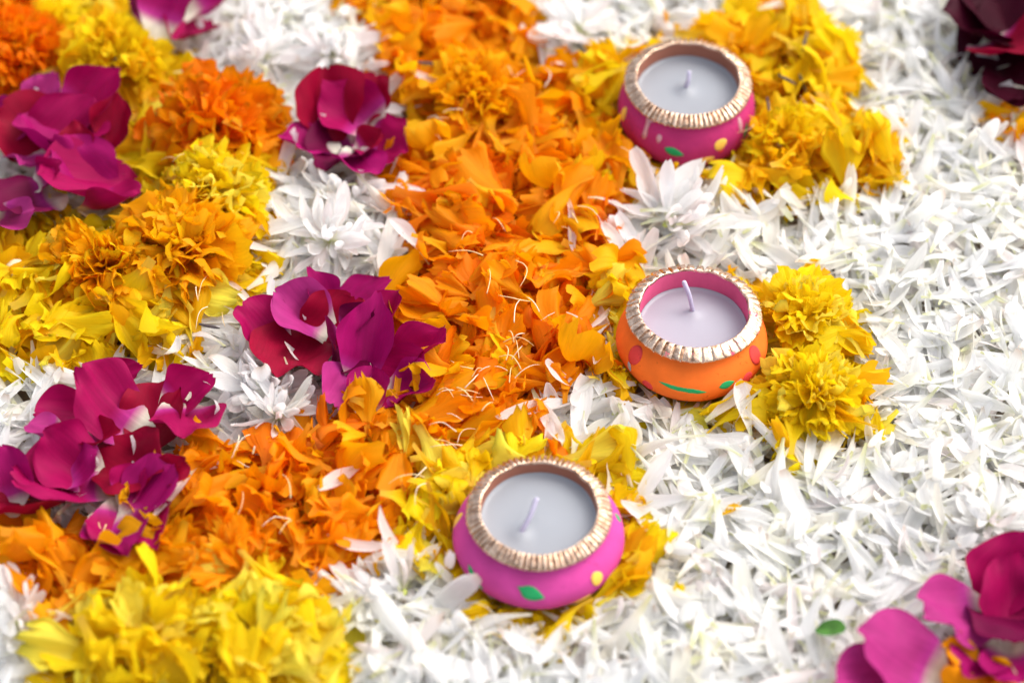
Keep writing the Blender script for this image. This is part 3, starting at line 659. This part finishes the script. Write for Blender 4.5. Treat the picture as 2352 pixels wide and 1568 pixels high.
# ------------------------------------------------------------------ whole or half broken flower heads, each a flower with its petals
HEADS = []
def flower(name, px, py, Rcm, tints, n, label, group, az=(0, 360), el=(5, 80), lift=.3, kind='mari', heart=True, heart_r=.22, ruffle=None, curl=(.1, .5), wid=(.65, 1.05), up=(0, 0)):
    x, y, _ = at(px, py, .012); zc = min(hgt(x, y), .012) + lift * .01 * (1 if kind == 'mari' else .3)
    root = empty(name, (x, y, zc)); root.rotation_euler = (R(up[0]), R(up[1]), 0); tag(root, label, 'flower', group)
    Wr = np.array(Matrix.Translation((x, y, zc)) @ root.rotation_euler.to_matrix().to_4x4())
    Rr = Rcm * .01
    lib = []
    for k in range(14):
        if kind == 'mari':
            L = Rr * rng.uniform(.85, 1.08); p = fan_petal(rng, L=L, W=L * rng.uniform(*wid), ruffle=ruffle if ruffle is None else ruffle * rng.uniform(.6, 1.3), curl=rng.normal(*curl), fold=rng.normal(.3, .4))
        else:
            L = Rr * rng.uniform(.8, 1.1); p = strap_petal(rng, L=L, W=L * rng.uniform(*wid), curl=rng.normal(*curl), twist=rng.normal(0, .25), nv=11)
        lib.append((p, petal_mesh(p, tints[k % len(tints)])))
    e0, e1 = math.sin(R(el[0])), math.sin(R(el[1]))
    made = 0
    for k in range(n):
        t = (k + .5) / n
        e = math.asin(e0 + (e1 - e0) * t) + rng.normal(0, .10)
        full = az[1] - az[0] >= 359
        a = (k * 2.39996 + rng.normal(0, .2)) if full else R(rng.uniform(*az))
        p, me = lib[rng.integers(len(lib))]
        sc = (1.0 - .28 * t) * rng.uniform(.88, 1.08) if kind == 'mari' else (1.0 - .25 * t) * rng.uniform(.85, 1.1)
        if kind == 'white': e += rng.normal(0, .30); a += rng.normal(0, .4); sc *= rng.uniform(.6, 1.15)
        Rm = rot3(a - math.pi / 2, e, rng.normal(0, .35 if kind == 'mari' else .6))
        b = np.array([math.cos(a), math.sin(a), 0]) * Rr * .10 * (1 - t) + np.array([0, 0, Rr * .06 * t])
        V = (p['V'] * sc) @ Rm.T + b; Wv = V @ Wr[:3, :3].T + Wr[:3, 3]
        if Wv[:, 2].min() < .001 or in_pot(Wv) > 0: continue
        if any(on_rose(*q, .62) for q in px_of(Wv[[len(Wv) // 2, -1, -9]])): continue
        o = obj('petal', me, root, to_matrix(Rm, b, sc)); made += 1
        j, i = cell(Wv); np.maximum.at(H, (j, i), np.minimum(Wv[:, 2], .02))
    if heart:
        V, F = [], []; ns, nr = 14, 6
        hr = heart_r * .01
        for q in range(nr):
            th = math.pi * .52 * q / (nr - 1)
            for s in range(ns):
                k = 1 + .06 * math.sin(s * 3 + q); V.append((hr * math.sin(th) * math.cos(2 * math.pi * s / ns) * k, hr * math.sin(th) * math.sin(2 * math.pi * s / ns) * k, hr * .7 * math.cos(th)))
        F = [(q * ns + s, (q + 1) * ns + s, (q + 1) * ns + (s + 1) % ns, q * ns + (s + 1) % ns) for q in range(nr - 1) for s in range(ns)]
        obj('receptacle', quad_mesh('receptacle', V, F, M_HEARTG if kind == 'white' else M_HEART), root)
    HEADS.append((px, py, Rcm))
    return root
MG = 'marigold heads lying among the petals'; CG = 'white chrysanthemum heads in the bed'
Y = ('yellow', 'yellow', 'gold'); O = ('orange', 'orange', 'amber'); A = ('gold', 'amber', 'amber'); WH = ('white', 'white', 'white', 'blush')
flower('marigold_flower', 265, 150, 1.9, Y, 52, 'yellow marigold head behind the magenta rose petals, beside the deep orange one', MG, el=(8, 80), ruffle=.14, up=(14, 0))
flower('marigold_flower', 45, 130, 2.0, ('deep', 'orange', 'deep'), 52, 'deep orange marigold head in the far corner beside a yellow one', MG, el=(8, 80), ruffle=.16, up=(14, 0))
flower('marigold_flower', 505, 305, 2.5, ('orange', 'orange', 'deep'), 46, 'ruffled orange marigold head between two white patches and yellow petals', MG, el=(2, 80), ruffle=.12, up=(14, 0), wid=(.8, 1.15))
flower('marigold_flower', 490, 470, 2.0, ('yellow', 'yellow', 'lemon'), 60, 'crinkled yellow marigold head in front of the ruffled orange one', MG, el=(5, 80), ruffle=.2, up=(12, 0))
flower('marigold_flower', 40, 630, 2.1, ('yellow', 'yellow', 'lemon'), 26, 'opened yellow marigold showing its pale round heart', MG, el=(0, 32), heart_r=.42, ruffle=.08, up=(16, 0), lift=.5)
flower('marigold_flower', 425, 600, 2.4, A, 64, 'big amber marigold head beside the opened yellow one', MG, el=(5, 82), ruffle=.16, up=(10, 0))
flower('marigold_flower', 240, 630, 2.2, A, 54, 'amber marigold half crowded between the opened yellow and the big amber one', MG, el=(5, 80), ruffle=.16, up=(12, 0))
flower('marigold_flower', 330, 1480, 2.2, ('lemon', 'yellow', 'yellow'), 40, 'yellow marigold head nearest the white corner, close to the bottom edge', MG, el=(-4, 42), ruffle=.12, up=(6, 0), lift=.1)
flower('marigold_flower', 590, 1470, 2.2, ('yellow', 'lemon', 'yellow'), 40, 'yellow marigold head beside the white bed, close to the bottom edge', MG, el=(-4, 42), ruffle=.12, up=(6, 0), lift=.1)
flower('marigold_flower', 1845, 745, 1.7, ('yellow', 'yellow', 'lemon'), 44, 'yellow marigold half standing behind the orange pot beside white petals', MG, el=(5, 80), ruffle=.12, up=(10, 0))
flower('marigold_flower', 1870, 925, 1.9, ('yellow', 'yellow', 'lemon'), 54, 'full yellow marigold head lying against the side of the orange pot', MG, el=(2, 82), ruffle=.14, up=(10, 0))
flower('marigold_flower', 1425, 850, .95, ('yellow', 'gold', 'yellow'), 46, 'small tight yellow marigold bud tucked under the orange pot', MG, el=(0, 85), ruffle=.22, up=(10, 0))
flower('marigold_flower', 1790, 340, 1.7, ('yellow', 'gold', 'yellow'), 44, 'yellow marigold half in front of the upper pink pot', MG, el=(5, 70), ruffle=.12, up=(10, 0))
flower('marigold_flower', 560, 1330, 2.2, O, 34, 'orange marigold half fanned open above the bottom yellow heads', MG, az=(80, 215), el=(5, 60), ruffle=.07, wid=(.35, .6), heart=False)
flower('marigold_flower', 1090, 240, 1.9, A, 44, 'amber marigold half in the stream behind the two white loose petals', MG, el=(5, 75), ruffle=.12, up=(10, 0))
cw = dict(kind='white', wid=(.19, .30), curl=(.45, .6), heart_r=.14)
flower('chrysanthemum_flower', 600, 130, 2.2, WH, 46, 'white chrysanthemum head behind the ruffled orange marigold', CG, el=(0, 75), up=(12, 0), **cw)
flower('chrysanthemum_flower', 760, 130, 1.9, WH, 40, 'white chrysanthemum head beside the orange stream and rose petals', CG, el=(0, 75), up=(12, 0), **cw)
flower('chrysanthemum_flower', 1330, 75, 2.0, WH, 40, 'blurred white chrysanthemum head behind the upper pink pot', CG, el=(-5, 45), **cw)
flower('chrysanthemum_flower', 790, 450, 2.0, WH, 44, 'white chrysanthemum head in front of the magenta petals topped with loose white ones', CG, el=(0, 70), up=(12, 0), **cw)
flower('chrysanthemum_flower', 760, 560, 2.2, WH, 46, 'full white chrysanthemum head behind the central rose petals', CG, el=(0, 70), up=(12, 0), **cw)
flower('chrysanthemum_flower', 610, 890, 2.1, WH, 60, 'curled white chrysanthemum head beside the red rose petal', CG, el=(2, 80), up=(12, 0), kind='white', wid=(.24, .36), curl=(.8, .5), heart_r=.12)
flower('chrysanthemum_flower', 640, 960, 1.8, ('white', 'blush', 'cream'), 44, 'limp white chrysanthemum head in front of the curled one', CG, el=(0, 70), up=(12, 0), **cw)
flower('chrysanthemum_flower', 1530, 520, 2.6, WH, 40, 'white chrysanthemum fanned open between the upper pink pot and the orange pot', CG, az=(-70, 130), el=(-5, 30), **cw)
flower('chrysanthemum_flower', 925, 1340, 2.2, WH, 50, 'white chrysanthemum head with a green heart beside the lower pink pot', CG, az=(60, 270), el=(-8, 40), up=(4, 0), **cw)
flower('chrysanthemum_flower', 40, 1420, 1.8, WH, 36, 'white chrysanthemum half in the corner beside the bottom yellow marigolds', CG, el=(0, 70), up=(12, 0), **cw)
flower('chrysanthemum_flower', 2270, 1200, 1.7, WH, 34, 'white chrysanthemum head with a yellow heart behind the pink rose petals', CG, el=(0, 60), up=(12, 0), **cw)

# ------------------------------------------------------------------ rose petals, one by one
RG = {'A': 'rose petals in the far magenta cluster', 'B': 'rose petals at the far edge behind the white head', 'C': 'rose petals under loose white ones', 'D': 'rose petals in the central cluster',
      'E': 'rose petals in the near crimson cluster', 'F': 'rose petals in the pink corner', 'G': 'dark rose petals in the far corner'}
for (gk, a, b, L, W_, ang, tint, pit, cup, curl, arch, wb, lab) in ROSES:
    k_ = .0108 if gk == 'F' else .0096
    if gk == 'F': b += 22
    arch *= 1.4; cup *= 1.25; wb = .16 if wb == 0 and gk != 'G' and rng.random() < .45 else wb; tint = 'rose_shade' if gk == 'G' and tint == 'plum' else tint  # far-corner plum petals get a near-black tint: shade painted into their colour
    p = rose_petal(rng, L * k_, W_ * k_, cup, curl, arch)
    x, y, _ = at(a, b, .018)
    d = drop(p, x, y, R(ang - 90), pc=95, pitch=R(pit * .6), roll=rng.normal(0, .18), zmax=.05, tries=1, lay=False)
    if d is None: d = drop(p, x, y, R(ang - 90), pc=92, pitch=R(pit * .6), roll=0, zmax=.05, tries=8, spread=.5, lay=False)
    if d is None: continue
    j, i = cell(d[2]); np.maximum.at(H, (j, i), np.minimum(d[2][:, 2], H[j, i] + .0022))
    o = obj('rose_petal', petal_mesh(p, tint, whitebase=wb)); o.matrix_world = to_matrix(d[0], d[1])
    tag(o, lab, 'rose petal', RG.get(gk))

# ------------------------------------------------------------------ loose petals one can pick out, laid last
MESHES = {}
def shared(kind, k, tint):
    if (kind, k, tint) not in MESHES: MESHES[(kind, k, tint)] = petal_mesh(SHAPES[kind][k], tint)
    return MESHES[(kind, k, tint)]
PLACES = {
 'white': [((650, 130), 'in the patch behind the ruffled orange marigold'), ((780, 500), 'in the patch behind the central rose petals'), ((600, 900), 'in the patch beside the red rose petal'),
           ((80, 960), 'in the strip behind the near rose cluster'), ((40, 1470), 'in the corner beside the bottom yellow marigolds'), ((900, 1380), 'in the bed beside the lower pink pot'), ((1150, 1520), 'in the bed in front of the lower pink pot'),
           ((1500, 1030), 'in the bed between the lower pink pot and the orange pot'), ((1600, 500), 'in the bed between the orange pot and the upper pink pot'), ((1420, 40), 'in the strip behind the upper pink pot'),
           ((2050, 120), 'in the bed beside the upper pink pot'), ((2150, 330), 'in the bed below the dark rose corner'), ((2050, 600), 'in the bed behind the orange pot'), ((2250, 700), 'in the far bed behind the full marigold'), ((2150, 980), 'in the bed beside the full yellow marigold'),
           ((1700, 1250), 'in the bed in front of the full yellow marigold'), ((2150, 1230), 'in the bed behind the pink rose corner'), ((1650, 1480), 'in the bed near the bottom edge'), ((1950, 1400), 'in the bed near the green leaf')],
 'orange': [((60, 100), 'on the deep orange marigold in the far corner'), ((850, 40), 'at the far end of the stream beside the white patch'), ((1080, 100), 'at the far end of the stream'), ((1150, 350), 'in the stream beside the upper pink pot'), ((1050, 480), 'in the stream beside the full white head'),
            ((1300, 520), 'in the stream along the white bed'), ((1100, 680), 'in the stream beside the orange pot'), ((1200, 850), 'in the stream next to the small yellow bud'), ((1100, 960), 'in the stream behind the lower pink pot'), ((700, 1080), 'in the stream in front of the curled white head'),
            ((780, 1230), 'in the stream beside the lower pink pot'), ((120, 1270), 'in front of the near rose cluster'), ((350, 1280), 'between the near rose cluster and the bottom marigolds'), ((2280, 250), 'under the dark rose corner'), ((2200, 1540), 'under the pink rose corner')],
 'yellow': [((260, 120), 'round the far yellow marigold'), ((450, 450), 'round the crinkled yellow marigold'), ((60, 640), 'round the opened yellow marigold'), ((250, 780), 'in front of the amber marigolds'), ((300, 1500), 'in the heap at the bottom edge'), ((600, 1480), 'in the bottom heap beside the white bed'),
            ((1350, 200), 'beside the upper pink pot along the orange stream'), ((1480, 400), 'in front of the upper pink pot'), ((1650, 60), 'behind the upper pink pot'), ((1850, 250), 'between the upper pink pot and the white bed'), ((1400, 720), 'beside the orange pot along the orange stream'),
            ((1850, 800), 'behind the orange pot'), ((1700, 960), 'in front of the orange pot'), ((960, 1100), 'beside the lower pink pot along the orange stream'), ((1200, 1420), 'in front of the lower pink pot'), ((1450, 1180), 'between the lower pink pot and the white bed')]}
KINDW = {'white': 'white chrysanthemum petal', 'orange': 'orange marigold petal', 'yellow': 'yellow marigold petal'}
def place_phrase(zn, a, b):
    return min(PLACES[zn], key=lambda q: (q[0][0] - a) ** 2 + (q[0][1] - b) ** 2 * 1.6)[1]
def in_head(a, b): 
    for (hx, hy, hr) in HEADS:
        if (hx - a) ** 2 + ((hy - 25 - b) * 1.3) ** 2 < (hr * 62) ** 2: return True
    return False
def seen_petal(zn, x, y, a, b, tilt, big=1.0):
    kd = shape_kind(zn); k = int(rng.integers(len(SHAPES[kd]))); p = SHAPES[kd][k]
    fl = rng.random() < .35; sc = rng.uniform(1.0, 1.32) * big
    d = drop(p, x, y, rng.uniform(0, 2 * math.pi), tilt, 50, zmax=.019, scale=sc, flip=fl)
    if d is None: return False
    tint = pick_tint(zn, a, b); o = obj(zn + '_petal', shared(kd, k, tint)); o.matrix_world = to_matrix(d[0], d[1], sc, fl)
    ph = place_phrase(zn, a, b)
    tn = {'deep': 'deep orange', 'blush': 'blush white', 'cream': 'creamy', 'gold': 'golden', 'lemon': 'pale yellow'}.get(tint, tint)
    ratio = p['W'] / p['L']; wide = ('slender' if ratio < .18 else 'broad' if ratio > .24 else 'strap shaped') if kd == 'white' else ('narrow' if ratio < .5 else 'broad' if ratio > .78 else 'fan shaped')
    up_ = abs(d[0][2, 2]); att = 'lying flat' if up_ > .93 else ('tilted' if up_ > .72 else 'standing on edge')
    ll = p['L'] * sc; wide = ('short ' if ll < .019 else 'long ' if ll > .0275 else '') + wide
    lb = f'{wide} {tn} petal {att} {ph}'
    if len(lb.split()) > 16: lb = lb.replace(' standing on edge', ' upright').replace(' lying flat', ' flat').replace('fan shaped ', '').replace('strap shaped ', '')
    if len(lb.split()) > 16: lb = lb.replace('short ', '').replace('long ', '')
    if len(lb.split()) > 16: lb = lb.replace('deep orange', 'deep').replace('blush white', 'blush')
    LOOSE.append((o, d[0] @ np.array([0, 1.0, 0])))
    tag(o, lb, KINDW[zn].split()[1] + ' petal', f'{zn} petals {ph}')
    return True
LOOSE = []
QUOTA = {'white': 255, 'orange': 270, 'yellow': 215}
made = {k: 0 for k in QUOTA}; tries = 0
while tries < 9000 and any(made[k] < QUOTA[k] for k in QUOTA):
    tries += 1
    a, b = rng.uniform(-10, PW + 10), rng.uniform(-10, PH + 10); zn = zone(a, b)
    if made[zn] >= QUOTA[zn] or on_rose(a, b) or (in_head(a, b) and rng.random() < (.5 if zn == 'white' or b > 1350 else .85)): continue
    x, y, _ = at(a, b, .012)
    if under_pot(x, y): continue
    if seen_petal(zn, x, y, a, b, .24 if zn == 'white' else .32): made[zn] += 1

# petals that would share a label: say also which way the tip points
by = {}
for o, v in LOOSE: by.setdefault(o['label'], []).append((o, v))
for lb, lst in by.items():
    if len(lst) < 2: continue
    for o, v in lst:
        way = 'pointing sideways' if abs(v[0]) > 1.3 * abs(v[1]) else ('pointing away' if v[1] > 0 else 'pointing down')
        nl = lb.replace(' in the ', f' {way} in the ', 1) if ' in the ' in lb else lb.replace(' petal ', f' petal {way} ', 1)
        if len(nl.split()) > 16: nl = nl.replace(' lying flat', ' flat').replace('strap shaped ', '').replace('fan shaped ', '')
        if len(nl.split()) <= 16: o['label'] = nl

# petals that stand out singly: from base pixel to tip pixel
def single(kind, ax, ay, bx, by, W_cm, tint, lab, name, cat, zb=.014, lift=.004, curl=.3, fold=None, group=None, ruffle=.08, stick=True):
    A_, B_ = at(ax, ay, zb), at(bx, by, zb); d = B_ - A_; L = float(np.hypot(d[0], d[1])); yaw = math.atan2(d[1], d[0]) - math.pi / 2
    if kind == 'white': p = strap_petal(rng, L=L * 1.03, W=W_cm * .01, curl=curl, twist=rng.normal(0, .2), fold=fold, nv=13, nu=7)
    else: p = fan_petal(rng, L=L * 1.03, W=W_cm * .01, curl=curl, fold=.15 if fold is None else fold, ruffle=ruffle, nu=15, nv=12)
    q = drop(p, A_[0], A_[1], yaw, pc=58, pitch=math.atan2(lift, L) + math.atan2(hgt(B_[0], B_[1]) - hgt(A_[0], A_[1]), L) * .5 - curl * .35, roll=rng.normal(0, .2), zmax=.06, anchor='base', tries=5)
    if q is None: return
    o = obj(name, petal_mesh(p, tint)); o.matrix_world = to_matrix(q[0], q[1]); tag(o, lab, cat, group)
    return o
S = lambda *a, **k: single('white', *a, name='white_petal', cat='chrysanthemum petal', **k)
S(455, 1070, 350, 1218, .55, 'blush', 'twisted pale petal pointing down between the near rose cluster and orange petals', curl=.2)
S(842, 1080, 728, 1150, .55, 'blush', 'pale pink spoon shaped petal lying alone on orange petals near the lower pink pot', curl=.3)
S(985, 615, 908, 515, .5, 'blush', 'pale blush petal alone on the orange stream beside the full white head', curl=-.2)
S(1300, 460, 1345, 570, .36, 'blush', 'narrow pale petal alone on the orange stream behind the orange pot', curl=.1)
S(640, 572, 515, 582, .42, 'white', 'single white petal lying across the yellow petals beside the amber marigold', curl=.3)
S(515, 640, 577, 697, .36, 'blush', 'small pale petal at the edge of the big amber marigold')
S(870, 236, 915, 170, .45, 'white', 'upright white petal topmost on the magenta petals beside the orange stream', lift=.008)
S(932, 183, 1014, 250, .48, 'blush', 'pale petal lying on the orange stream beside the topped magenta cluster')
S(785, 240, 912, 275, .62, 'white', 'broad white petal lying across the standing magenta petals')
S(637, 432, 660, 318, .45, 'blush', 'pale petal leaning on the ruffled orange marigold', lift=.01)
S(1222, 890, 1282, 1035, .5, 'white', 'long white petal hanging over the orange stream in front of the small yellow bud')
S(1345, 880, 1215, 880, .85, 'white', 'broad folded white petal arching over the orange stream', curl=1.1, lift=.012)
S(1315, 1050, 1345, 870, .7, 'white', 'white petal standing between the orange stream and the white bed', lift=.008)
S(1620, 965, 1682, 880, .5, 'blush', 'pale petal leaning against the green leaf painted on the orange pot', lift=.012)
S(1592, 420, 1582, 350, .3, 'white', 'narrow white petal pointing up at the upper pink pot', lift=.012)
S(1410, 790, 1340, 850, .38, 'blush', 'slim pale petal between the orange stream and the orange pot')
S(1500, 960, 1600, 1060, .62, 'white', 'long white petal sloping down the bed in front of the orange pot', curl=.5)
S(1600, 975, 1700, 1050, .8, 'white', 'widest white petal drooping in front of the orange pot', curl=.7, lift=.006)
S(1420, 930, 1480, 1040, .6, 'white', 'broad white petal hanging beside the small yellow bud', curl=.5)
S(1725, 1000, 1690, 900, .55, 'white', 'white petal leaning towards the orange pot beside the full yellow marigold', curl=.3, lift=.005)
S(2270, 1120, 2180, 1010, .6, 'white', 'large white petal pointing away from the pink rose corner', curl=.3)
S(2080, 1250, 2010, 1170, .5, 'white', 'bright white petal lying alone on the near side of the wide bed', curl=.3)
S(1440, 120, 1230, 95, .9, 'blush', 'broad pale petal reaching from the white strip over the orange stream', curl=.4, lift=.006)
S(1500, 500, 1600, 400, .8, 'white', 'broad white petal at the top of the fanned chrysanthemum', lift=.008)
S(750, 1240, 850, 1300, .5, 'blush', 'pale petal over the orange petals at the corner of the white bed')
S(1440, 600, 1400, 520, .5, 'white', 'white petal hanging from the white bed onto the orange stream')
S(1480, 620, 1440, 500, .5, 'white', 'long white petal beside the one hanging onto the orange stream')
F_ = lambda *a, **k: single('mari', *a, cat='marigold petal', **k)
F_(222, 1030, 290, 1185, 1.2, 'amber', 'single amber marigold petal lying on the near rose cluster', 'orange_petal', curl=-.1)
F_(845, 1010, 838, 905, 1.5, 'amber', 'scalloped amber petal standing in front of the central rose cluster', 'orange_petal', lift=.011, ruffle=.1)
F_(1085, 790, 970, 770, 1.7, 'amber', 'wide amber petal like a trumpet beside the central rose cluster', 'orange_petal', lift=.008, fold=.6)
F_(920, 990, 1080, 960, 1.5, 'orange', 'large creased orange petal behind the pale yellow strip', 'orange_petal', fold=.5)
F_(925, 1110, 938, 975, .75, 'lemon', 'pale yellow strip of petal standing among the orange petals', 'yellow_petal', lift=.010, fold=.5)
F_(1100, 700, 1010, 660, 1.1, 'orange', 'orange petal pointing at the full white head', 'orange_petal', fold=.3)
F_(760, 1100, 640, 1040, 1.7, 'orange', 'broad orange petal in front of the limp white head', 'orange_petal', fold=.3)
F_(860, 1150, 720, 1210, 1.6, 'orange', 'broad orange petal below the pale pink spoon shaped one', 'orange_petal', fold=.2)
F_(2060, 430, 1990, 310, 1.3, 'yellow', 'yellow petal lying farthest out on the white bed', 'yellow_petal')
F_(1900, 170, 1950, 110, .9, 'yellow', 'small yellow petal alone beside dark seeds on the white bed', 'yellow_petal')
F_(1640, 1180, 1700, 1160, .35, 'gold', 'tiny golden sliver lying on the white bed in front of the orange pot', 'yellow_petal', fold=.8)
F_(1570, 1375, 1548, 1335, .5, 'yellow', 'small yellow scrap on the white bed beside the lower pink pot', 'yellow_petal')

# ------------------------------------------------------------------ pale floret threads, dark seeds, leaf
def thread(a, b, L_cm, ang, m, lab, grp, bow):
    x, y, _ = at(a, b, .014); L = L_cm * .01; n = 5
    t = np.linspace(0, 1, n); u_ = np.array([math.cos(R(ang)), math.sin(R(ang))]); v_ = np.array([-u_[1], u_[0]])
    P = np.array([[x, y]]) + (t - .5)[:, None] * L * u_ + (np.sin(t * math.pi) * bow * L)[:, None] * v_
    j, i = cell(np.c_[P, P[:, :1]]); z0 = max(np.percentile(H[j, i], 70), .006)
    z = z0 + .0010 + .0025 * np.sin(t * math.pi) * rng.uniform(.2, 1.0) + rng.normal(0, .00015, n)
    pts = np.c_[P, z]
    if in_pot(pts): return
    r_ = rng.uniform(.0001, .00018)
    o = tube_obj('floret_thread', pts - pts[0], [r_ * 1.3, r_, r_, r_ * .9, r_ * .5], m, sides=5); o.location = pts[0]
    tag(o, lab, 'floret', grp)
TH = [((1080, 950), 26, 90), ((1180, 850), 16, 60), ((1180, 700), 14, 80), ((620, 1200), 9, 50), ((560, 1070), 6, 25), ((1330, 540), 8, 60), ((1000, 320), 8, 50), ((480, 720), 9, 35), ((1050, 1050), 7, 60), ((1500, 380), 7, 70), ((1200, 200), 6, 60),
      ((430, 420), 5, 40), ((960, 1150), 6, 40), ((1880, 880), 6, 40), ((1750, 320), 4, 40), ((230, 1240), 4, 60), ((1130, 1400), 5, 60), ((1850, 250), 5, 40), ((1110, 600), 6, 80)]
for (c, n, sp) in TH:
    th0 = rng.uniform(0, 360)
    for _ in range(int(n * .5)):
        a, b = rng.normal(c[0], sp * .6), rng.normal(c[1], sp * .5); zn = zone(a, b)
        ph = place_phrase(zn, a, b)
        thread(a, b, rng.uniform(.5, 1.2), th0 + rng.normal(0, 45), M_THREAD if rng.random() < .6 else M_THREADW, f'thin pale floret thread {ph}', f'floret threads {ph}', rng.normal(0, .13))
for (a, b, L, ang, lab) in [(1845, 128, .9, 75, 'dark slim seed farthest from the upper pink pot'), (1845, 205, 1.0, 105, 'dark seed with pale stalk on the yellow petals'), (1805, 212, .7, 150, 'short dark seed lying crosswise behind the stalked one'),
                            (1800, 229, .7, 175, 'dark seed lying level in front of the crosswise one'), (1822, 243, .7, 178, 'lowest of the dark seeds lying level near the upper pink pot'), (1764, 275, 1.0, 95, 'slim dark seed standing beside the upper pink pot'),
                            (985, 174, .8, 178, 'dark seed on the orange stream beside the pale petal'), (222, 830, .7, -5, 'dark seed under the amber marigold'), (480, 742, .7, 172, 'dark seed at the edge of the big amber marigold'), (2240, 285, .6, 25, 'dark seed in the white bed below the dark rose corner')]:
    x, y, _ = at(a, b, .016); L = L * .01; u_ = np.array([math.cos(R(ang)), math.sin(R(ang))])
    P = np.array([x, y]) + np.linspace(-.5, .5, 5)[:, None] * L * u_; j, i = cell(np.c_[P, P[:, :1]]); z = np.percentile(H[j, i], 85) + .0008
    pts = np.c_[P, np.full(5, z) + np.array([0, .0003, .0006, .0008, .0012])]
    o = tube_obj('seed', pts - pts[0], [.0002, .0005, .0006, .0005, .0003], M_SEED, sides=6); o.location = pts[0]; tag(o, lab, 'seed', 'dark marigold seeds')
# green leaf scrap
x, y, _ = at(1908, 1450, .016)
p = rose_petal(rng, .0095, .0062, .6, .2, .3, nu=9, nv=9); d = drop(p, x, y, R(-95), pc=99, pitch=.15, roll=.1, zmax=.05)
if d:
    o = obj('leaf', mesh_of('leaf', p['V'], p['F'], None, None, M_LEAF)); o.matrix_world = to_matrix(d[0], d[1]); tag(o, 'small green leaf scrap lying on the white bed near the pink rose petals', 'leaf')

# ------------------------------------------------------------------ the mass of petals below, one mesh for each colour
for zn, lst in MASS.items():
    Vs, Fs, Cs, Ps, n = [], [], [], [], 0
    for (p, Wv, tint, fl) in lst:
        Vs.append(Wv); Fs.append(p['F'] + n); n += len(Wv); Cs.append(colour(p, tint)); Ps.append(puv(p))
    o = obj(zn + '_petals', mesh_of(zn + '_petals', np.concatenate(Vs), np.concatenate(Fs), np.concatenate(Cs), np.concatenate(Ps), M_WHITE if zn == 'white' else M_MARI))
    o['kind'] = 'stuff'; o['label'] = f'bed of {zn} petals too many to count'
print('mass', {k: len(v) for k, v in MASS.items()}, 'loose', made, 'objects', len(bpy.data.objects), 'H', np.percentile(H, [10, 50, 90, 99]))
